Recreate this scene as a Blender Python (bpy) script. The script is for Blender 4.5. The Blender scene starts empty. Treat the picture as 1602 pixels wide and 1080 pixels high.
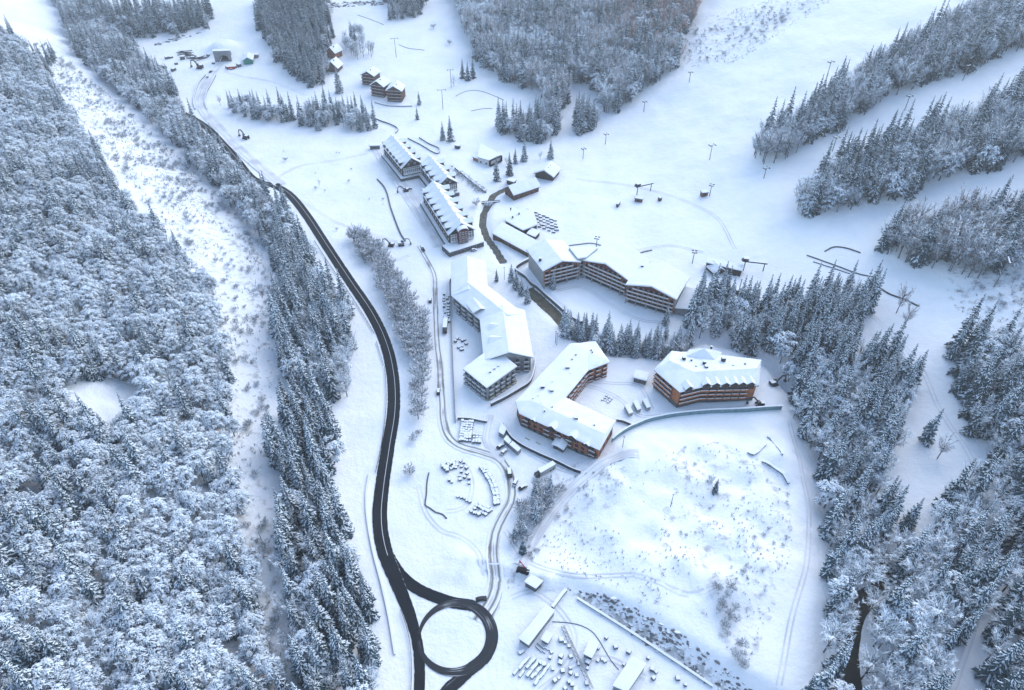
import bpy, math, random
import numpy as np
from mathutils import Vector

R = math.radians
rnd = random.Random(7)
nrs = np.random.RandomState(11)
scene = bpy.context.scene
COL = scene.collection

# ------------------------------------------------------------------ camera, sky, sun, exposure
CAM_H, PITCH, FPX, CU, CV = 260.0, R(41.0), 1082.0, 801.0, 540.0
cam_data = bpy.data.cameras.new('camera')
cam = bpy.data.objects.new('camera', cam_data)
COL.objects.link(cam)
cam.location = (0, 0, CAM_H)
cam.rotation_euler = (R(90) - PITCH, 0, 0)
cam_data.sensor_width = 36.0
cam_data.lens = FPX / 1602.0 * 36.0
cam_data.clip_start = 1.0
cam_data.clip_end = 9000.0
scene.camera = cam

SUN_EL, SUN_AZ = R(34), R(38)           # azimuth from +Y towards +X
world = bpy.data.worlds.new('World')
scene.world = world
world.use_nodes = True
wn = world.node_tree.nodes
sky = wn.new('ShaderNodeTexSky')
sky.sky_type = 'NISHITA'
sky.sun_disc = False
sky.sun_elevation = SUN_EL
sky.sun_rotation = SUN_AZ
sky.air_density = 1.2
sky.dust_density = 0.6
sky.ozone_density = 0.45
world.node_tree.links.new(sky.outputs[0], wn['Background'].inputs[0])
wn['Background'].inputs[1].default_value = 0.15
sun_data = bpy.data.lights.new('sun', 'SUN')
sun_data.energy = 0.85
sun_data.angle = R(70)
sun_data.color = (1.0, 0.955, 0.88)
sun = bpy.data.objects.new('sun', sun_data)
COL.objects.link(sun)
sun.rotation_euler = Vector((math.sin(SUN_AZ) * math.cos(SUN_EL), math.cos(SUN_AZ) * math.cos(SUN_EL), math.sin(SUN_EL))).to_track_quat('Z', 'Y').to_euler()
scene.view_settings.view_transform = 'Standard'
scene.view_settings.look = 'None'
scene.view_settings.gamma = 1.0
scene.view_settings.use_curve_mapping = False
scene.view_settings.exposure = 1.3

# ------------------------------------------------------------------ materials
MATS = {}
def mat(name, col, rough=0.8, var=None, scale=2.0, bump=0.0, rnd_amt=0.0, spec=0.3, metal=0.0):
    """plain surface; var = second colour mixed in by noise, rnd_amt = brightness change from object to object"""
    m = bpy.data.materials.new(name); m.use_nodes = True
    nt = m.node_tree; b = nt.nodes['Principled BSDF']
    b.inputs['Roughness'].default_value = rough
    b.inputs['Specular IOR Level'].default_value = spec
    b.inputs['Metallic'].default_value = metal
    b.inputs['Base Color'].default_value = (*col, 1)
    last = None
    if var is not None or bump:
        tc = nt.nodes.new('ShaderNodeTexCoord')
        nz = nt.nodes.new('ShaderNodeTexNoise'); nz.inputs['Scale'].default_value = scale; nz.inputs['Detail'].default_value = 5
        nt.links.new(tc.outputs['Object'], nz.inputs['Vector'])
        if var is not None:
            rp = nt.nodes.new('ShaderNodeValToRGB')
            rp.color_ramp.elements[0].position = 0.38; rp.color_ramp.elements[0].color = (*col, 1)
            rp.color_ramp.elements[1].position = 0.66; rp.color_ramp.elements[1].color = (*var, 1)
            nt.links.new(nz.outputs['Fac'], rp.inputs[0]); last = rp.outputs[0]
        if bump:
            bp = nt.nodes.new('ShaderNodeBump'); bp.inputs['Strength'].default_value = bump; bp.inputs['Distance'].default_value = 0.3
            nt.links.new(nz.outputs['Fac'], bp.inputs['Height']); nt.links.new(bp.outputs[0], b.inputs['Normal'])
    if rnd_amt:
        oi = nt.nodes.new('ShaderNodeObjectInfo')
        mr = nt.nodes.new('ShaderNodeMapRange'); mr.inputs['To Min'].default_value = 1 - rnd_amt; mr.inputs['To Max'].default_value = 1 + rnd_amt
        nt.links.new(oi.outputs['Random'], mr.inputs[0])
        mx = nt.nodes.new('ShaderNodeMix'); mx.data_type = 'RGBA'; mx.blend_type = 'MULTIPLY'; mx.inputs[0].default_value = 1
        mx.inputs[6].default_value = (*col, 1)
        if last is not None: nt.links.new(last, mx.inputs[6])
        nt.links.new(mr.outputs[0], mx.inputs[7]); last = mx.outputs[2]
    if last is not None: nt.links.new(last, b.inputs['Base Color'])
    MATS[name] = m
    return m

mat('roof_snow', (0.86, 0.88, 0.91), 0.75, var=(0.80, 0.83, 0.87), scale=0.35, bump=0.15)
mat('cap_snow', (0.86, 0.88, 0.91), 0.75)
mat('tree_snow', (0.80, 0.86, 0.91), 0.8, rnd_amt=0.10)
mat('tree_frost', (0.55, 0.64, 0.73), 0.85, rnd_amt=0.14)
mat('needles', (0.044, 0.080, 0.102), 0.8, rnd_amt=0.35)
mat('bark', (0.11, 0.12, 0.135), 0.9, rnd_amt=0.25)
mat('twig_grey', (0.19, 0.18, 0.19), 0.9, rnd_amt=0.25)
mat('twig_sunglow', (0.40, 0.20, 0.135), 0.9, rnd_amt=0.25)  # warm sun glow painted into the twig colour
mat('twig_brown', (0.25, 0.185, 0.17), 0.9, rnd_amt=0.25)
mat('scrub_twig', (0.22, 0.20, 0.19), 0.9, rnd_amt=0.2)
mat('dark_timber', (0.035, 0.027, 0.024), 0.8, var=(0.055, 0.042, 0.036), scale=1.5)
mat('brown_timber', (0.11, 0.062, 0.045), 0.8, var=(0.15, 0.085, 0.06), scale=1.2)
mat('orange_timber', (0.44, 0.17, 0.075), 0.75, var=(0.32, 0.12, 0.06), scale=0.8)
mat('brick_brown', (0.33, 0.135, 0.078), 0.85, var=(0.24, 0.10, 0.062), scale=0.8)
mat('maroon', (0.13, 0.035, 0.035), 0.7, var=(0.09, 0.028, 0.028), scale=1.0)
mat('concrete', (0.26, 0.26, 0.27), 0.9, var=(0.19, 0.19, 0.20), scale=0.5)
mat('pale_concrete', (0.36, 0.36, 0.36), 0.9, var=(0.28, 0.28, 0.29), scale=0.5)
mat('dark_stone', (0.085, 0.083, 0.085), 0.95, var=(0.14, 0.135, 0.13), scale=0.8, bump=0.3)
mat('plaster', (0.62, 0.62, 0.62), 0.85, var=(0.52, 0.52, 0.53), scale=0.6)
mat('white_paint', (0.78, 0.79, 0.80), 0.6)
mat('rail_pale', (0.55, 0.50, 0.49), 0.7)
mat('yellow_insulation', (0.40, 0.33, 0.10), 0.9, var=(0.30, 0.25, 0.12), scale=0.6)
mat('glass', (0.018, 0.022, 0.028), 0.15, spec=0.5)
mat('hole', (0.012, 0.012, 0.014), 0.9)
mat('metal_dark', (0.05, 0.052, 0.056), 0.55, metal=0.3)
mat('metal_grey', (0.22, 0.23, 0.24), 0.5, metal=0.4)
mat('teal_panel', (0.17, 0.27, 0.29), 0.7, var=(0.12, 0.20, 0.23), scale=0.5)
mat('green_sheet', (0.03, 0.22, 0.17), 0.6)
mat('red_paint', (0.35, 0.035, 0.04), 0.5)
mat('yellow_paint', (0.55, 0.36, 0.03), 0.5)
mat('blue_sheet', (0.03, 0.09, 0.26), 0.6)
mat('black_paint', (0.005, 0.007, 0.011), 0.45, spec=0.15)
mat('silver_paint', (0.35, 0.36, 0.38), 0.35, metal=0.3)
mat('tyre', (0.015, 0.015, 0.016), 0.9)
mat('soil', (0.075, 0.062, 0.042), 0.95, var=(0.14, 0.125, 0.09), scale=0.35, bump=0.4)
mat('rock', (0.13, 0.13, 0.14), 0.95, var=(0.22, 0.22, 0.23), scale=0.6, bump=0.4)
mat('water', (0.010, 0.011, 0.011), 0.5, var=(0.022, 0.020, 0.016), scale=0.4, bump=0.25, spec=0.12)
mat('river_bed', (0.060, 0.060, 0.048), 0.7, var=(0.15, 0.145, 0.125), scale=0.45, bump=0.4, spec=0.15)
mat('marking', (0.62, 0.64, 0.66), 0.8)

def snow_ground():
    m = bpy.data.materials.new('snow_ground'); m.use_nodes = True
    nt = m.node_tree; b = nt.nodes['Principled BSDF']; N = nt.nodes.new; L = nt.links.new
    b.inputs['Roughness'].default_value = 0.7; b.inputs['Specular IOR Level'].default_value = 0.25
    tc = N('ShaderNodeTexCoord')
    n1 = N('ShaderNodeTexNoise'); n1.inputs['Scale'].default_value = 0.035; n1.inputs['Detail'].default_value = 8; n1.inputs['Roughness'].default_value = 0.62
    n2 = N('ShaderNodeTexNoise'); n2.inputs['Scale'].default_value = 0.22; n2.inputs['Detail'].default_value = 7; n2.inputs['Roughness'].default_value = 0.6
    n3 = N('ShaderNodeTexNoise'); n3.inputs['Scale'].default_value = 0.9; n3.inputs['Detail'].default_value = 4
    for n in (n1, n2, n3): L(tc.outputs['Object'], n.inputs['Vector'])
    r1 = N('ShaderNodeValToRGB')
    r1.color_ramp.elements[0].position = 0.3; r1.color_ramp.elements[0].color = (0.76, 0.80, 0.86, 1)
    r1.color_ramp.elements[1].position = 0.6; r1.color_ramp.elements[1].color = (0.88, 0.89, 0.905, 1)
    L(n1.outputs['Fac'], r1.inputs[0])
    # old grass and soil showing through where the vertex mask asks for rough ground
    at = N('ShaderNodeAttribute'); at.attribute_name = 'rough_ground'
    mul = N('ShaderNodeMath'); mul.operation = 'MULTIPLY_ADD'; mul.inputs[1].default_value = 0.34; 
    L(at.outputs['Fac'], mul.inputs[0]); L(n2.outputs['Fac'], mul.inputs[2])
    r2 = N('ShaderNodeValToRGB')
    r2.color_ramp.elements[0].position = 0.84; r2.color_ramp.elements[0].color = (0, 0, 0, 1)
    r2.color_ramp.elements[1].position = 1.06; r2.color_ramp.elements[1].color = (0.75, 0.75, 0.75, 1)
    L(mul.outputs[0], r2.inputs[0])
    mx = N('ShaderNodeMix'); mx.data_type = 'RGBA'
    L(r2.outputs[0], mx.inputs[0]); L(r1.outputs[0], mx.inputs[6]); mx.inputs[7].default_value = (0.33, 0.325, 0.315, 1)
    L(mx.outputs[2], b.inputs['Base Color'])
    bp = N('ShaderNodeBump'); bp.inputs['Strength'].default_value = 0.5; bp.inputs['Distance'].default_value = 1.2
    ad = N('ShaderNodeMath'); ad.operation = 'MULTIPLY_ADD'; ad.inputs[1].default_value = 0.25
    L(n3.outputs['Fac'], ad.inputs[0]); L(n2.outputs['Fac'], ad.inputs[2]); L(ad.outputs[0], bp.inputs['Height'])
    L(bp.outputs[0], b.inputs['Normal'])
    MATS['snow_ground'] = m
snow_ground()

def road_mat(name, core, rut, snow_edge, rut_amt, cover):
    """UV.x runs 0..1 across the road, UV.y along it in metres: ragged snow margins, wheel ruts, patchy slush"""
    m = bpy.data.materials.new(name); m.use_nodes = True
    nt = m.node_tree; b = nt.nodes['Principled BSDF']; N = nt.nodes.new; L = nt.links.new
    b.inputs['Roughness'].default_value = 0.9; b.inputs['Specular IOR Level'].default_value = 0.08
    uv = N('ShaderNodeUVMap'); sp = N('ShaderNodeSeparateXYZ'); L(uv.outputs[0], sp.inputs[0])
    tc = N('ShaderNodeTexCoord')
    nz = N('ShaderNodeTexNoise'); nz.inputs['Scale'].default_value = 0.55; nz.inputs['Detail'].default_value = 6
    L(tc.outputs['Object'], nz.inputs['Vector'])
    nb = N('ShaderNodeTexNoise'); nb.inputs['Scale'].default_value = 0.07; nb.inputs['Detail'].default_value = 3
    L(tc.outputs['Object'], nb.inputs['Vector'])
    mp = N('ShaderNodeMapping'); mp.inputs['Scale'].default_value = (9.0, 0.05, 1); L(uv.outputs[0], mp.inputs[0])
    ns = N('ShaderNodeTexNoise'); ns.inputs['Scale'].default_value = 1.0; ns.inputs['Detail'].default_value = 4
    L(mp.outputs[0], ns.inputs['Vector'])
    def M(op, a, c=None, cl=False):
        n = N('ShaderNodeMath'); n.operation = op; n.use_clamp = cl
        for i, x in enumerate((a, c)):
            if x is None: continue
            if isinstance(x, (int, float)): n.inputs[i].default_value = x
            else: L(x, n.inputs[i])
        return n.outputs[0]
    d = M('ABSOLUTE', M('SUBTRACT', sp.outputs[0], 0.5))            # 0 centre .. 0.5 edge
    edge = M('ADD', d, M('MULTIPLY', M('SUBTRACT', nz.outputs['Fac'], 0.5), 0.16))
    e = M('MULTIPLY', M('SUBTRACT', edge, 0.5 - snow_edge), 22.0, True)
    rutd = M('ABSOLUTE', M('SUBTRACT', d, 0.22))
    rt = M('MULTIPLY', M('SUBTRACT', 0.12, rutd), 9.0, True)        # 1 in the ruts
    # snow lies thick outside the ruts (cover) and breaks up along the streak noise
    lie = M('MULTIPLY', M('SUBTRACT', M('ADD', M('MULTIPLY', ns.outputs['Fac'], 0.6), M('MULTIPLY', nb.outputs['Fac'], 0.6)), 0.72 - cover), 6.0, True)
    keep = M('MULTIPLY', lie, M('SUBTRACT', 1.0, M('MULTIPLY', rt, rut_amt)), True)
    fac = M('MAXIMUM', e, keep, True)
    cr = N('ShaderNodeMix'); cr.data_type = 'RGBA'; L(ns.outputs['Fac'], cr.inputs[0])
    cr.inputs[6].default_value = (*core, 1); cr.inputs[7].default_value = (*rut, 1)
    mx = N('ShaderNodeMix'); mx.data_type = 'RGBA'; L(fac, mx.inputs[0]); L(cr.outputs[2], mx.inputs[6]); mx.inputs[7].default_value = (0.82, 0.84, 0.87, 1)
    L(mx.outputs[2], b.inputs['Base Color'])
    MATS[name] = m
road_mat('asphalt', (0.009, 0.012, 0.017), (0.024, 0.028, 0.035), 0.025, 1.0, -0.07)
road_mat('ring_asphalt', (0.018, 0.021, 0.027), (0.06, 0.063, 0.07), -0.02, 0.8, 0.03)
road_mat('wet_asphalt', (0.013, 0.016, 0.021), (0.045, 0.048, 0.054), 0.04, 0.8, 0.02)
road_mat('slush', (0.12, 0.105, 0.095), (0.30, 0.29, 0.28), 0.16, 1.0, 0.28)
road_mat('packed_snow', (0.62, 0.63, 0.66), (0.50, 0.50, 0.53), 0.06, 0.6, 0.22)

# ------------------------------------------------------------------ pixels, rays and the terrain
cp, spt = math.cos(PITCH), math.sin(PITCH)
def ray(u, v):
    a = (np.asarray(u, float) - CU) / FPX; b = (np.asarray(v, float) - CV) / FPX
    return a, cp - b * spt, -(spt + b * cp)
def plane(u, v, z=0.0):
    dx, dy, dz = ray(u, v); t = (z - CAM_H) / dz
    return np.stack([dx * t, dy * t], -1)
def to_pix(x, y, z):
    dz = CAM_H - z; t = y * cp + dz * spt
    return CU + FPX * x / t, CV + FPX * (dz * cp - y * spt) / t, t

def sdist(x, y, pl):
    """signed distance to a polyline; positive on the left of its direction"""
    best = np.full(x.shape, 1e18); sgn = np.ones(x.shape)
    for (ax, ay), (bx, by) in zip(pl[:-1], pl[1:]):
        ex, ey = bx - ax, by - ay; l2 = ex * ex + ey * ey + 1e-9
        s = np.clip(((x - ax) * ex + (y - ay) * ey) / l2, 0, 1)
        px, py = x - ax - s * ex, y - ay - s * ey
        d = px * px + py * py
        k = d < best
        best = np.where(k, d, best); sgn = np.where(k, np.sign(ex * (y - ay) - ey * (x - ax)), sgn)
    return np.sqrt(best) * sgn
def softp(d, k):
    return np.where(d > 8 * k, d, k * np.log1p(np.exp(np.clip(d, -60 * k, 8 * k) / k)))
def sstep(a, b, x):
    t = np.clip((x - a) / (b - a), 0, 1); return t * t * (3 - 2 * t)
_perm = np.random.RandomState(3).rand(256, 256)
def vnoise(x, y):
    xi, yi = np.floor(x).astype(int), np.floor(y).astype(int); fx, fy = x - xi, y - yi
    fx, fy = fx * fx * (3 - 2 * fx), fy * fy * (3 - 2 * fy)
    g = lambda i, j: _perm[i & 255, j & 255]
    return (g(xi, yi) * (1 - fx) + g(xi + 1, yi) * fx) * (1 - fy) + (g(xi, yi + 1) * (1 - fx) + g(xi + 1, yi + 1) * fx) * fy
def fbm(x, y, n=4):
    r, a = 0, 1.0
    for i in range(n):
        r = r + a * (vnoise(x * 2 ** i + 17 * i, y * 2 ** i + 31 * i) - 0.5); a *= 0.5
    return r
def pip(u, v, poly):
    inside = np.zeros(u.shape, bool); n = len(poly)
    for i in range(n):
        x1, y1 = poly[i]; x2, y2 = poly[(i + 1) % n]
        c = ((y1 > v) != (y2 > v)) & (u < (x2 - x1) * (v - y1) / (y2 - y1 + 1e-12) + x1)
        inside ^= c
    return inside

PX = lambda pts: [tuple(p) for p in plane([p[0] for p in pts], [p[1] for p in pts])]
LEFT_FOOT = PX([(640, 1500), (600, 1250), (575, 1080), (545, 900), (522, 760), (505, 640), (485, 520), (440, 400), (395, 325), (330, 245), (250, 160), (180, 90), (100, 20), (60, -60)])
RIGHT_FOOT = PX([(1430, 1500), (1400, 1080), (1410, 900), (1395, 760), (1350, 650), (1255, 480), (1140, 390), (1010, 270), (920, 170), (870, 90), (850, 20)])
ROAD_PX = [(268, 170), (295, 182), (322, 199), (348, 224), (370, 250), (392, 277), (412, 287), (432, 292), (455, 307), (480, 338), (510, 384), (545, 437), (580, 489), (602, 535), (614, 585), (616, 640), (607, 700), (598, 760), (594, 810), (601, 860), (621, 912), (642, 965), (655, 1020), (656, 1090), (652, 1180)]
BRANCH_PX = [(597, 838), (607, 868), (626, 899), (652, 921), (686, 936), (712, 944), (735, 947), (752, 955)]
RING_PX = (711, 996)
EXIT_PX = [(722, 944), (745, 950), (763, 963), (771, 985), (766, 1010), (745, 1040), (715, 1064), (692, 1090), (660, 1160)]
TRACK_PX = [(752, 966), (770, 935), (776, 905), (772, 870), (775, 835), (786, 810), (799, 785), (801, 762), (795, 738), (780, 718), (750, 707), (718, 697), (700, 680), (693, 655), (692, 630), (689, 600), (688, 570), (684, 540), (682, 500), (681, 460), (679, 430), (668, 408), (655, 385)]
RIVER_TOP_PX = [(800, 292), (785, 297), (772, 304), (765, 316), (757, 332), (755, 350), (762, 370), (775, 388), (788, 408)]
RIVER_MID_PX = [(826, 447), (848, 468), (868, 486), (882, 502), (905, 522), (960, 546), (1030, 548), (1096, 524), (1150, 538), (1205, 566), (1245, 600)]
CREEK_PX = [(1245, 600), (1285, 660), (1310, 730), (1335, 800), (1365, 870), (1388, 905), (1368, 932), (1345, 950), (1328, 985), (1322, 1030), (1330, 1085), (1325, 1200)]
ROAD_W = [PX(ROAD_PX), PX(BRANCH_PX), PX(EXIT_PX), PX(TRACK_PX)]
CREEK_W = PX(CREEK_PX); RMID_W = PX(RIVER_MID_PX); RTOP_W = PX(RIVER_TOP_PX)
MOUND = PX([(1085, 800)])[0]; PITC = PX([(960, 1040)])[0]
PIT_EDGE = PX([(1330, 1190), (1120, 1068), (1010, 996), (905, 933), (880, 925)])       # foot of the rock cut, pit on its left hand
PIT_POLY = [(905, 936), (1110, 1070), (1300, 1190), (700, 1190), (790, 1075), (835, 1000)]
ROUGH_POLYS = [
    [(60, 60), (150, 130), (240, 210), (330, 290), (400, 370), (430, 450), (430, 560), (420, 700), (440, 850), (450, 1000), (450, 1090), (390, 1090), (370, 900), (360, 700), (360, 560), (320, 450), (250, 350), (160, 240), (100, 150), (40, 90)],
    [(1060, 700), (1130, 690), (1190, 720), (1240, 760), (1240, 860), (1210, 960), (1180, 1040), (1130, 1060), (1120, 960), (1060, 880), (1030, 850), (1040, 780)],
    [(1060, 40), (1300, -30), (1350, -30), (1150, 100), (1050, 110)], [(1480, 390), (1602, 380), (1660, 520), (1560, 540), (1480, 470)],
    [(840, 760), (900, 720), (990, 730), (960, 800), (870, 860), (820, 850)],
    [(884, 921), (905, 926), (960, 950), (1030, 990), (1090, 1030), (1170, 1085), (1130, 1085), (1060, 1040), (1000, 1000), (940, 962), (905, 940)], [(795, 880), (830, 870), (815, 920), (790, 930)],
]

HEAPS = [(PX([p])[0], r, k) for p, r, k in (((700, 882), 5, 0.8), ((722, 890), 6, 1.0), ((742, 880), 5, 0.8), ((715, 865), 4, .6), ((690, 900), 4, .6), ((735, 905), 4, .7), ((1205, 705), 12, 3.0), ((1222, 730), 10, 2.5))] + [(tuple(plane(352, 84, 10.0)), 16.0, 9.0)]

def height(x, y):
    x = np.asarray(x, float); y = np.asarray(y, float)
    dl = sdist(x, y, LEFT_FOOT); dr = -sdist(x, y, RIGHT_FOOT)
    h = 120 * np.tanh(0.42 * softp(dl, 9.0) / 120)
    h = h + 170 * np.tanh(0.30 * softp(dr, 22.0) / 170)
    h = h + 0.09 * softp(y - 620, 60)
    dm = np.hypot((x - MOUND[0]) / 62, (y - MOUND[1]) / 58)
    h = h + 6.5 * (1 - sstep(0.55, 1.0, dm)) * (1 + 0.7 * fbm(x / 14, y / 14, 4))
    dp = sdist(x, y, PIT_EDGE)
    h = h + 6.5 * sstep(-0.5, 7.5, -dp) * (1 - sstep(60, 110, -dp)) * sstep(40, 75, 210 - y) 
    for (bx, by), br, bh in HEAPS: h = h + bh * np.exp(-(((x - bx) ** 2 + (y - by) ** 2) / br ** 2) ** 2) * (1 + 0.5 * fbm(x / 4, y / 4, 3))
    dc = np.abs(sdist(x, y, CREEK_W)); h = h - 6.0 * np.exp(-(dc / 11) ** 2)
    d2 = np.abs(sdist(x, y, RMID_W)); h = h - 3.2 * np.exp(-(d2 / 6.0) ** 4)
    d3 = np.abs(sdist(x, y, RTOP_W)); h = h - 2.2 * np.exp(-(d3 / 4.2) ** 4)
    road = np.full(x.shape, 1e9)
    for r in ROAD_W: road = np.minimum(road, np.abs(sdist(x, y, r)))
    calm = sstep(7, 22, road)
    slope = sstep(5, 60, np.maximum(dl, dr))
    h = h + calm * (fbm(x / 45, y / 45, 4) * (0.8 + 5 * sstep(5, 60, dl) + 2.2 * sstep(5, 60, dr)) + fbm(x / 9, y / 9, 3) * (0.30 + 0.4 * sstep(5, 60, dl)))
    return h

GX0, GX1, GY0, GY1, GS = -900.0, 1100.0, 20.0, 1640.0, 4.0
gx = np.arange(GX0, GX1 + 1e-6, GS); gy = np.arange(GY0, GY1 + 1e-6, GS)
GH = height(*np.meshgrid(gx, gy, indexing='ij'))
def hq(x, y):
    x = np.asarray(x, float); y = np.asarray(y, float)
    fx = np.clip((x - GX0) / GS, 0, len(gx) - 1.001); fy = np.clip((y - GY0) / GS, 0, len(gy) - 1.001)
    i, j = fx.astype(int), fy.astype(int); fx, fy = fx - i, fy - j
    return (GH[i, j] * (1 - fx) + GH[i + 1, j] * fx) * (1 - fy) + (GH[i, j + 1] * (1 - fx) + GH[i + 1, j + 1] * fx) * fy
def ground(u, v):
    """where the line of sight through a pixel meets the terrain"""
    dx, dy, dz = ray(u, v); dx, dy, dz = np.atleast_1d(dx), np.atleast_1d(dy), np.atleast_1d(dz)
    t = np.full(dx.shape, 90.0); done = np.zeros(dx.shape, bool)
    for _ in range(700):
        z = CAM_H + dz * t
        hit = z < hq(dx * t, dy * t)
        done |= hit
        if done.all(): break
        t = np.where(done, t, t + 3.0)
    lo, hi = t - 3.0, t
    for _ in range(16):
        m = (lo + hi) / 2; b = CAM_H + dz * m < hq(dx * m, dy * m)
        hi = np.where(b, m, hi); lo = np.where(b, lo, m)
    x, y = dx * hi, dy * hi
    return x, y, hq(x, y)
def at(u, v):
    x, y, z = ground(u, v); return Vector((float(x[0]), float(y[0]), float(z[0])))
def lift(u, v, z):
    p = plane(u, v, z); return Vector((float(p[0]), float(p[1]), z))

# ------------------------------------------------------------------ builders
def link(o, parent=None):
    COL.objects.link(o)
    if parent is not None: o.parent = parent
    return o
def tag(o, label, cat, group=None):
    o['label'] = label; o['category'] = cat
    if group: o['group'] = group
    return o
def thing(name, label, cat, loc=(0, 0, 0), rz=0.0, group=None):
    o = bpy.data.objects.new(name, None); o.empty_display_size = 0.5
    link(o); o.location = loc; o.rotation_euler = (0, 0, rz)
    return tag(o, label, cat, group)
def put(name, me, parent=None, loc=(0, 0, 0), rz=0.0, sc=(1, 1, 1)):
    o = bpy.data.objects.new(name, me); link(o, parent)
    o.location = loc; o.rotation_euler = (0, 0, rz); o.scale = sc
    return o
class MB:
    def __init__(self): self.v = []; self.f = []; self.m = []
    def add(self, vs, fs, mi=0):
        n = len(self.v); self.v += [tuple(p) for p in vs]
        self.f += [tuple(i + n for i in f) for f in fs]; self.m += [mi] * len(fs); return self
    def box(self, c, s, rz=0.0, mi=0, top=None):
        ca, sa = math.cos(rz), math.sin(rz); vs = []
        for dz in (-.5, .5):
            for dx, dy in ((-.5, -.5), (.5, -.5), (.5, .5), (-.5, .5)):
                k = top if (top is not None and dz > 0) else 1.0
                px, py = dx * s[0] * k, dy * s[1] * k
                vs.append((c[0] + px * ca - py * sa, c[1] + px * sa + py * ca, c[2] + dz * s[2]))
        return self.add(vs, [(3, 2, 1, 0), (4, 5, 6, 7), (0, 1, 5, 4), (1, 2, 6, 5), (2, 3, 7, 6), (3, 0, 4, 7)], mi)
    def beam(self, p, q, w, h=None, mi=0):
        p, q = Vector(p), Vector(q); d = (q - p).normalized(); h = h or w
        s = d.cross(Vector((0, 0, 1)));
        if s.length < 1e-3: s = Vector((1, 0, 0))
        s.normalize(); n = s.cross(d)
        vs = [b + s * (i * w / 2) + n * (j * h / 2) for b in (p, q) for i, j in ((-1, -1), (1, -1), (1, 1), (-1, 1))]
        return self.add(vs, [(0, 1, 2, 3), (7, 6, 5, 4), (0, 4, 5, 1), (1, 5, 6, 2), (2, 6, 7, 3), (3, 7, 4, 0)], mi)
    def tube(self, p, q, r0, r1, n=6, mi=0):
        p, q = Vector(p), Vector(q); d = (q - p).normalized(); s = d.cross(Vector((0.3, 1, 0.2))).normalized(); t = d.cross(s)
        vs = [p + (s * math.cos(6.2832 * i / n) + t * math.sin(6.2832 * i / n)) * r0 for i in range(n)]
        vs += [q + (s * math.cos(6.2832 * i / n) + t * math.sin(6.2832 * i / n)) * r1 for i in range(n)]
        return self.add(vs, [(i, (i + 1) % n, n + (i + 1) % n, n + i) for i in range(n)] + [tuple(range(n - 1, -1, -1)), tuple(range(n, 2 * n))], mi)
    def prism(self, poly, z0, z1, mi=0):
        """poly counter-clockwise [(x, y)]; z0 and z1 numbers or one per corner"""
        n = len(poly); a = z0 if hasattr(z0, '__len__') else [z0] * n; b = z1 if hasattr(z1, '__len__') else [z1] * n
        vs = [(p[0], p[1], a[i]) for i, p in enumerate(poly)] + [(p[0], p[1], b[i]) for i, p in enumerate(poly)]
        return self.add(vs, [tuple(range(n - 1, -1, -1)), tuple(range(n, 2 * n))] + [(i, (i + 1) % n, n + (i + 1) % n, n + i) for i in range(n)], mi)
    def mesh(self, name, mats, smooth=False):
        me = bpy.data.meshes.new(name); me.from_pydata(self.v, [], self.f)
        for m in (mats if isinstance(mats, (list, tuple)) else [mats]): me.materials.append(MATS[m])
        if len(me.materials) > 1: me.polygons.foreach_set('material_index', self.m)
        if smooth: me.polygons.foreach_set('use_smooth', [True] * len(self.f))
        me.update(); return me
    def build(self, name, mats, parent=None, loc=(0, 0, 0), rz=0.0, smooth=False):
        return put(name, self.mesh(name, mats, smooth), parent, loc, rz)
def np_mesh(name, verts, quads, mats, mi=None, smooth=False):
    me = bpy.data.meshes.new(name)
    nv, nq, k = len(verts), len(quads), quads.shape[1]
    me.vertices.add(nv); me.vertices.foreach_set('co', np.asarray(verts, np.float32).ravel())
    me.loops.add(nq * k); me.loops.foreach_set('vertex_index', np.asarray(quads, np.int32).ravel())
    me.polygons.add(nq); me.polygons.foreach_set('loop_start', np.arange(0, nq * k, k, dtype=np.int32))
    for m in (mats if isinstance(mats, (list, tuple)) else [mats]): me.materials.append(MATS[m])
    if mi is not None: me.polygons.foreach_set('material_index', np.asarray(mi, np.int32))
    me.polygons.foreach_set('use_smooth', np.full(nq, smooth))
    me.update(calc_edges=True); me.validate(); return me

# ------------------------------------------------------------------ ground
def axis(a0, a1, lo, hi, fine, ext):
    mid = list(np.arange(a0, a1 + 1e-6, fine)); s = fine; x = a1
    while x < hi: s = min(s * ext, 90); x += s; mid.append(x)
    s = fine; x = a0
    while x > lo: s = min(s * ext, 90); x -= s; mid.insert(0, x)
    return np.array(mid)
ax = axis(-270, 300, -2600, 2900, 2.2, 1.06); ay = axis(70, 520, -900, 3600, 2.2, 1.012)
TX, TY = np.meshgrid(ax, ay, indexing='ij'); TZ = height(TX, TY)
nx, ny = TX.shape
idx = np.arange(nx * ny).reshape(nx, ny)
gme = np_mesh('ground', np.stack([TX, TY, TZ], -1).reshape(-1, 3), np.stack([idx[:-1, :-1], idx[1:, :-1], idx[1:, 1:], idx[:-1, 1:]], -1).reshape(-1, 4), 'snow_ground', smooth=True)
fu, fv, ft = to_pix(TX.ravel(), TY.ravel(), TZ.ravel())
rough = np.zeros(nx * ny)
for k, poly in enumerate(ROUGH_POLYS): rough = np.maximum(rough, (pip(fu, fv, poly) & (ft > 0)) * (1.35 if k == 5 else 1.15 if k == 6 else 0.92))
atr = gme.attributes.new('rough_ground', 'FLOAT', 'POINT'); atr.data.foreach_set('value', rough.astype(np.float32))
put('ground', gme)['kind'] = 'structure'

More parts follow.
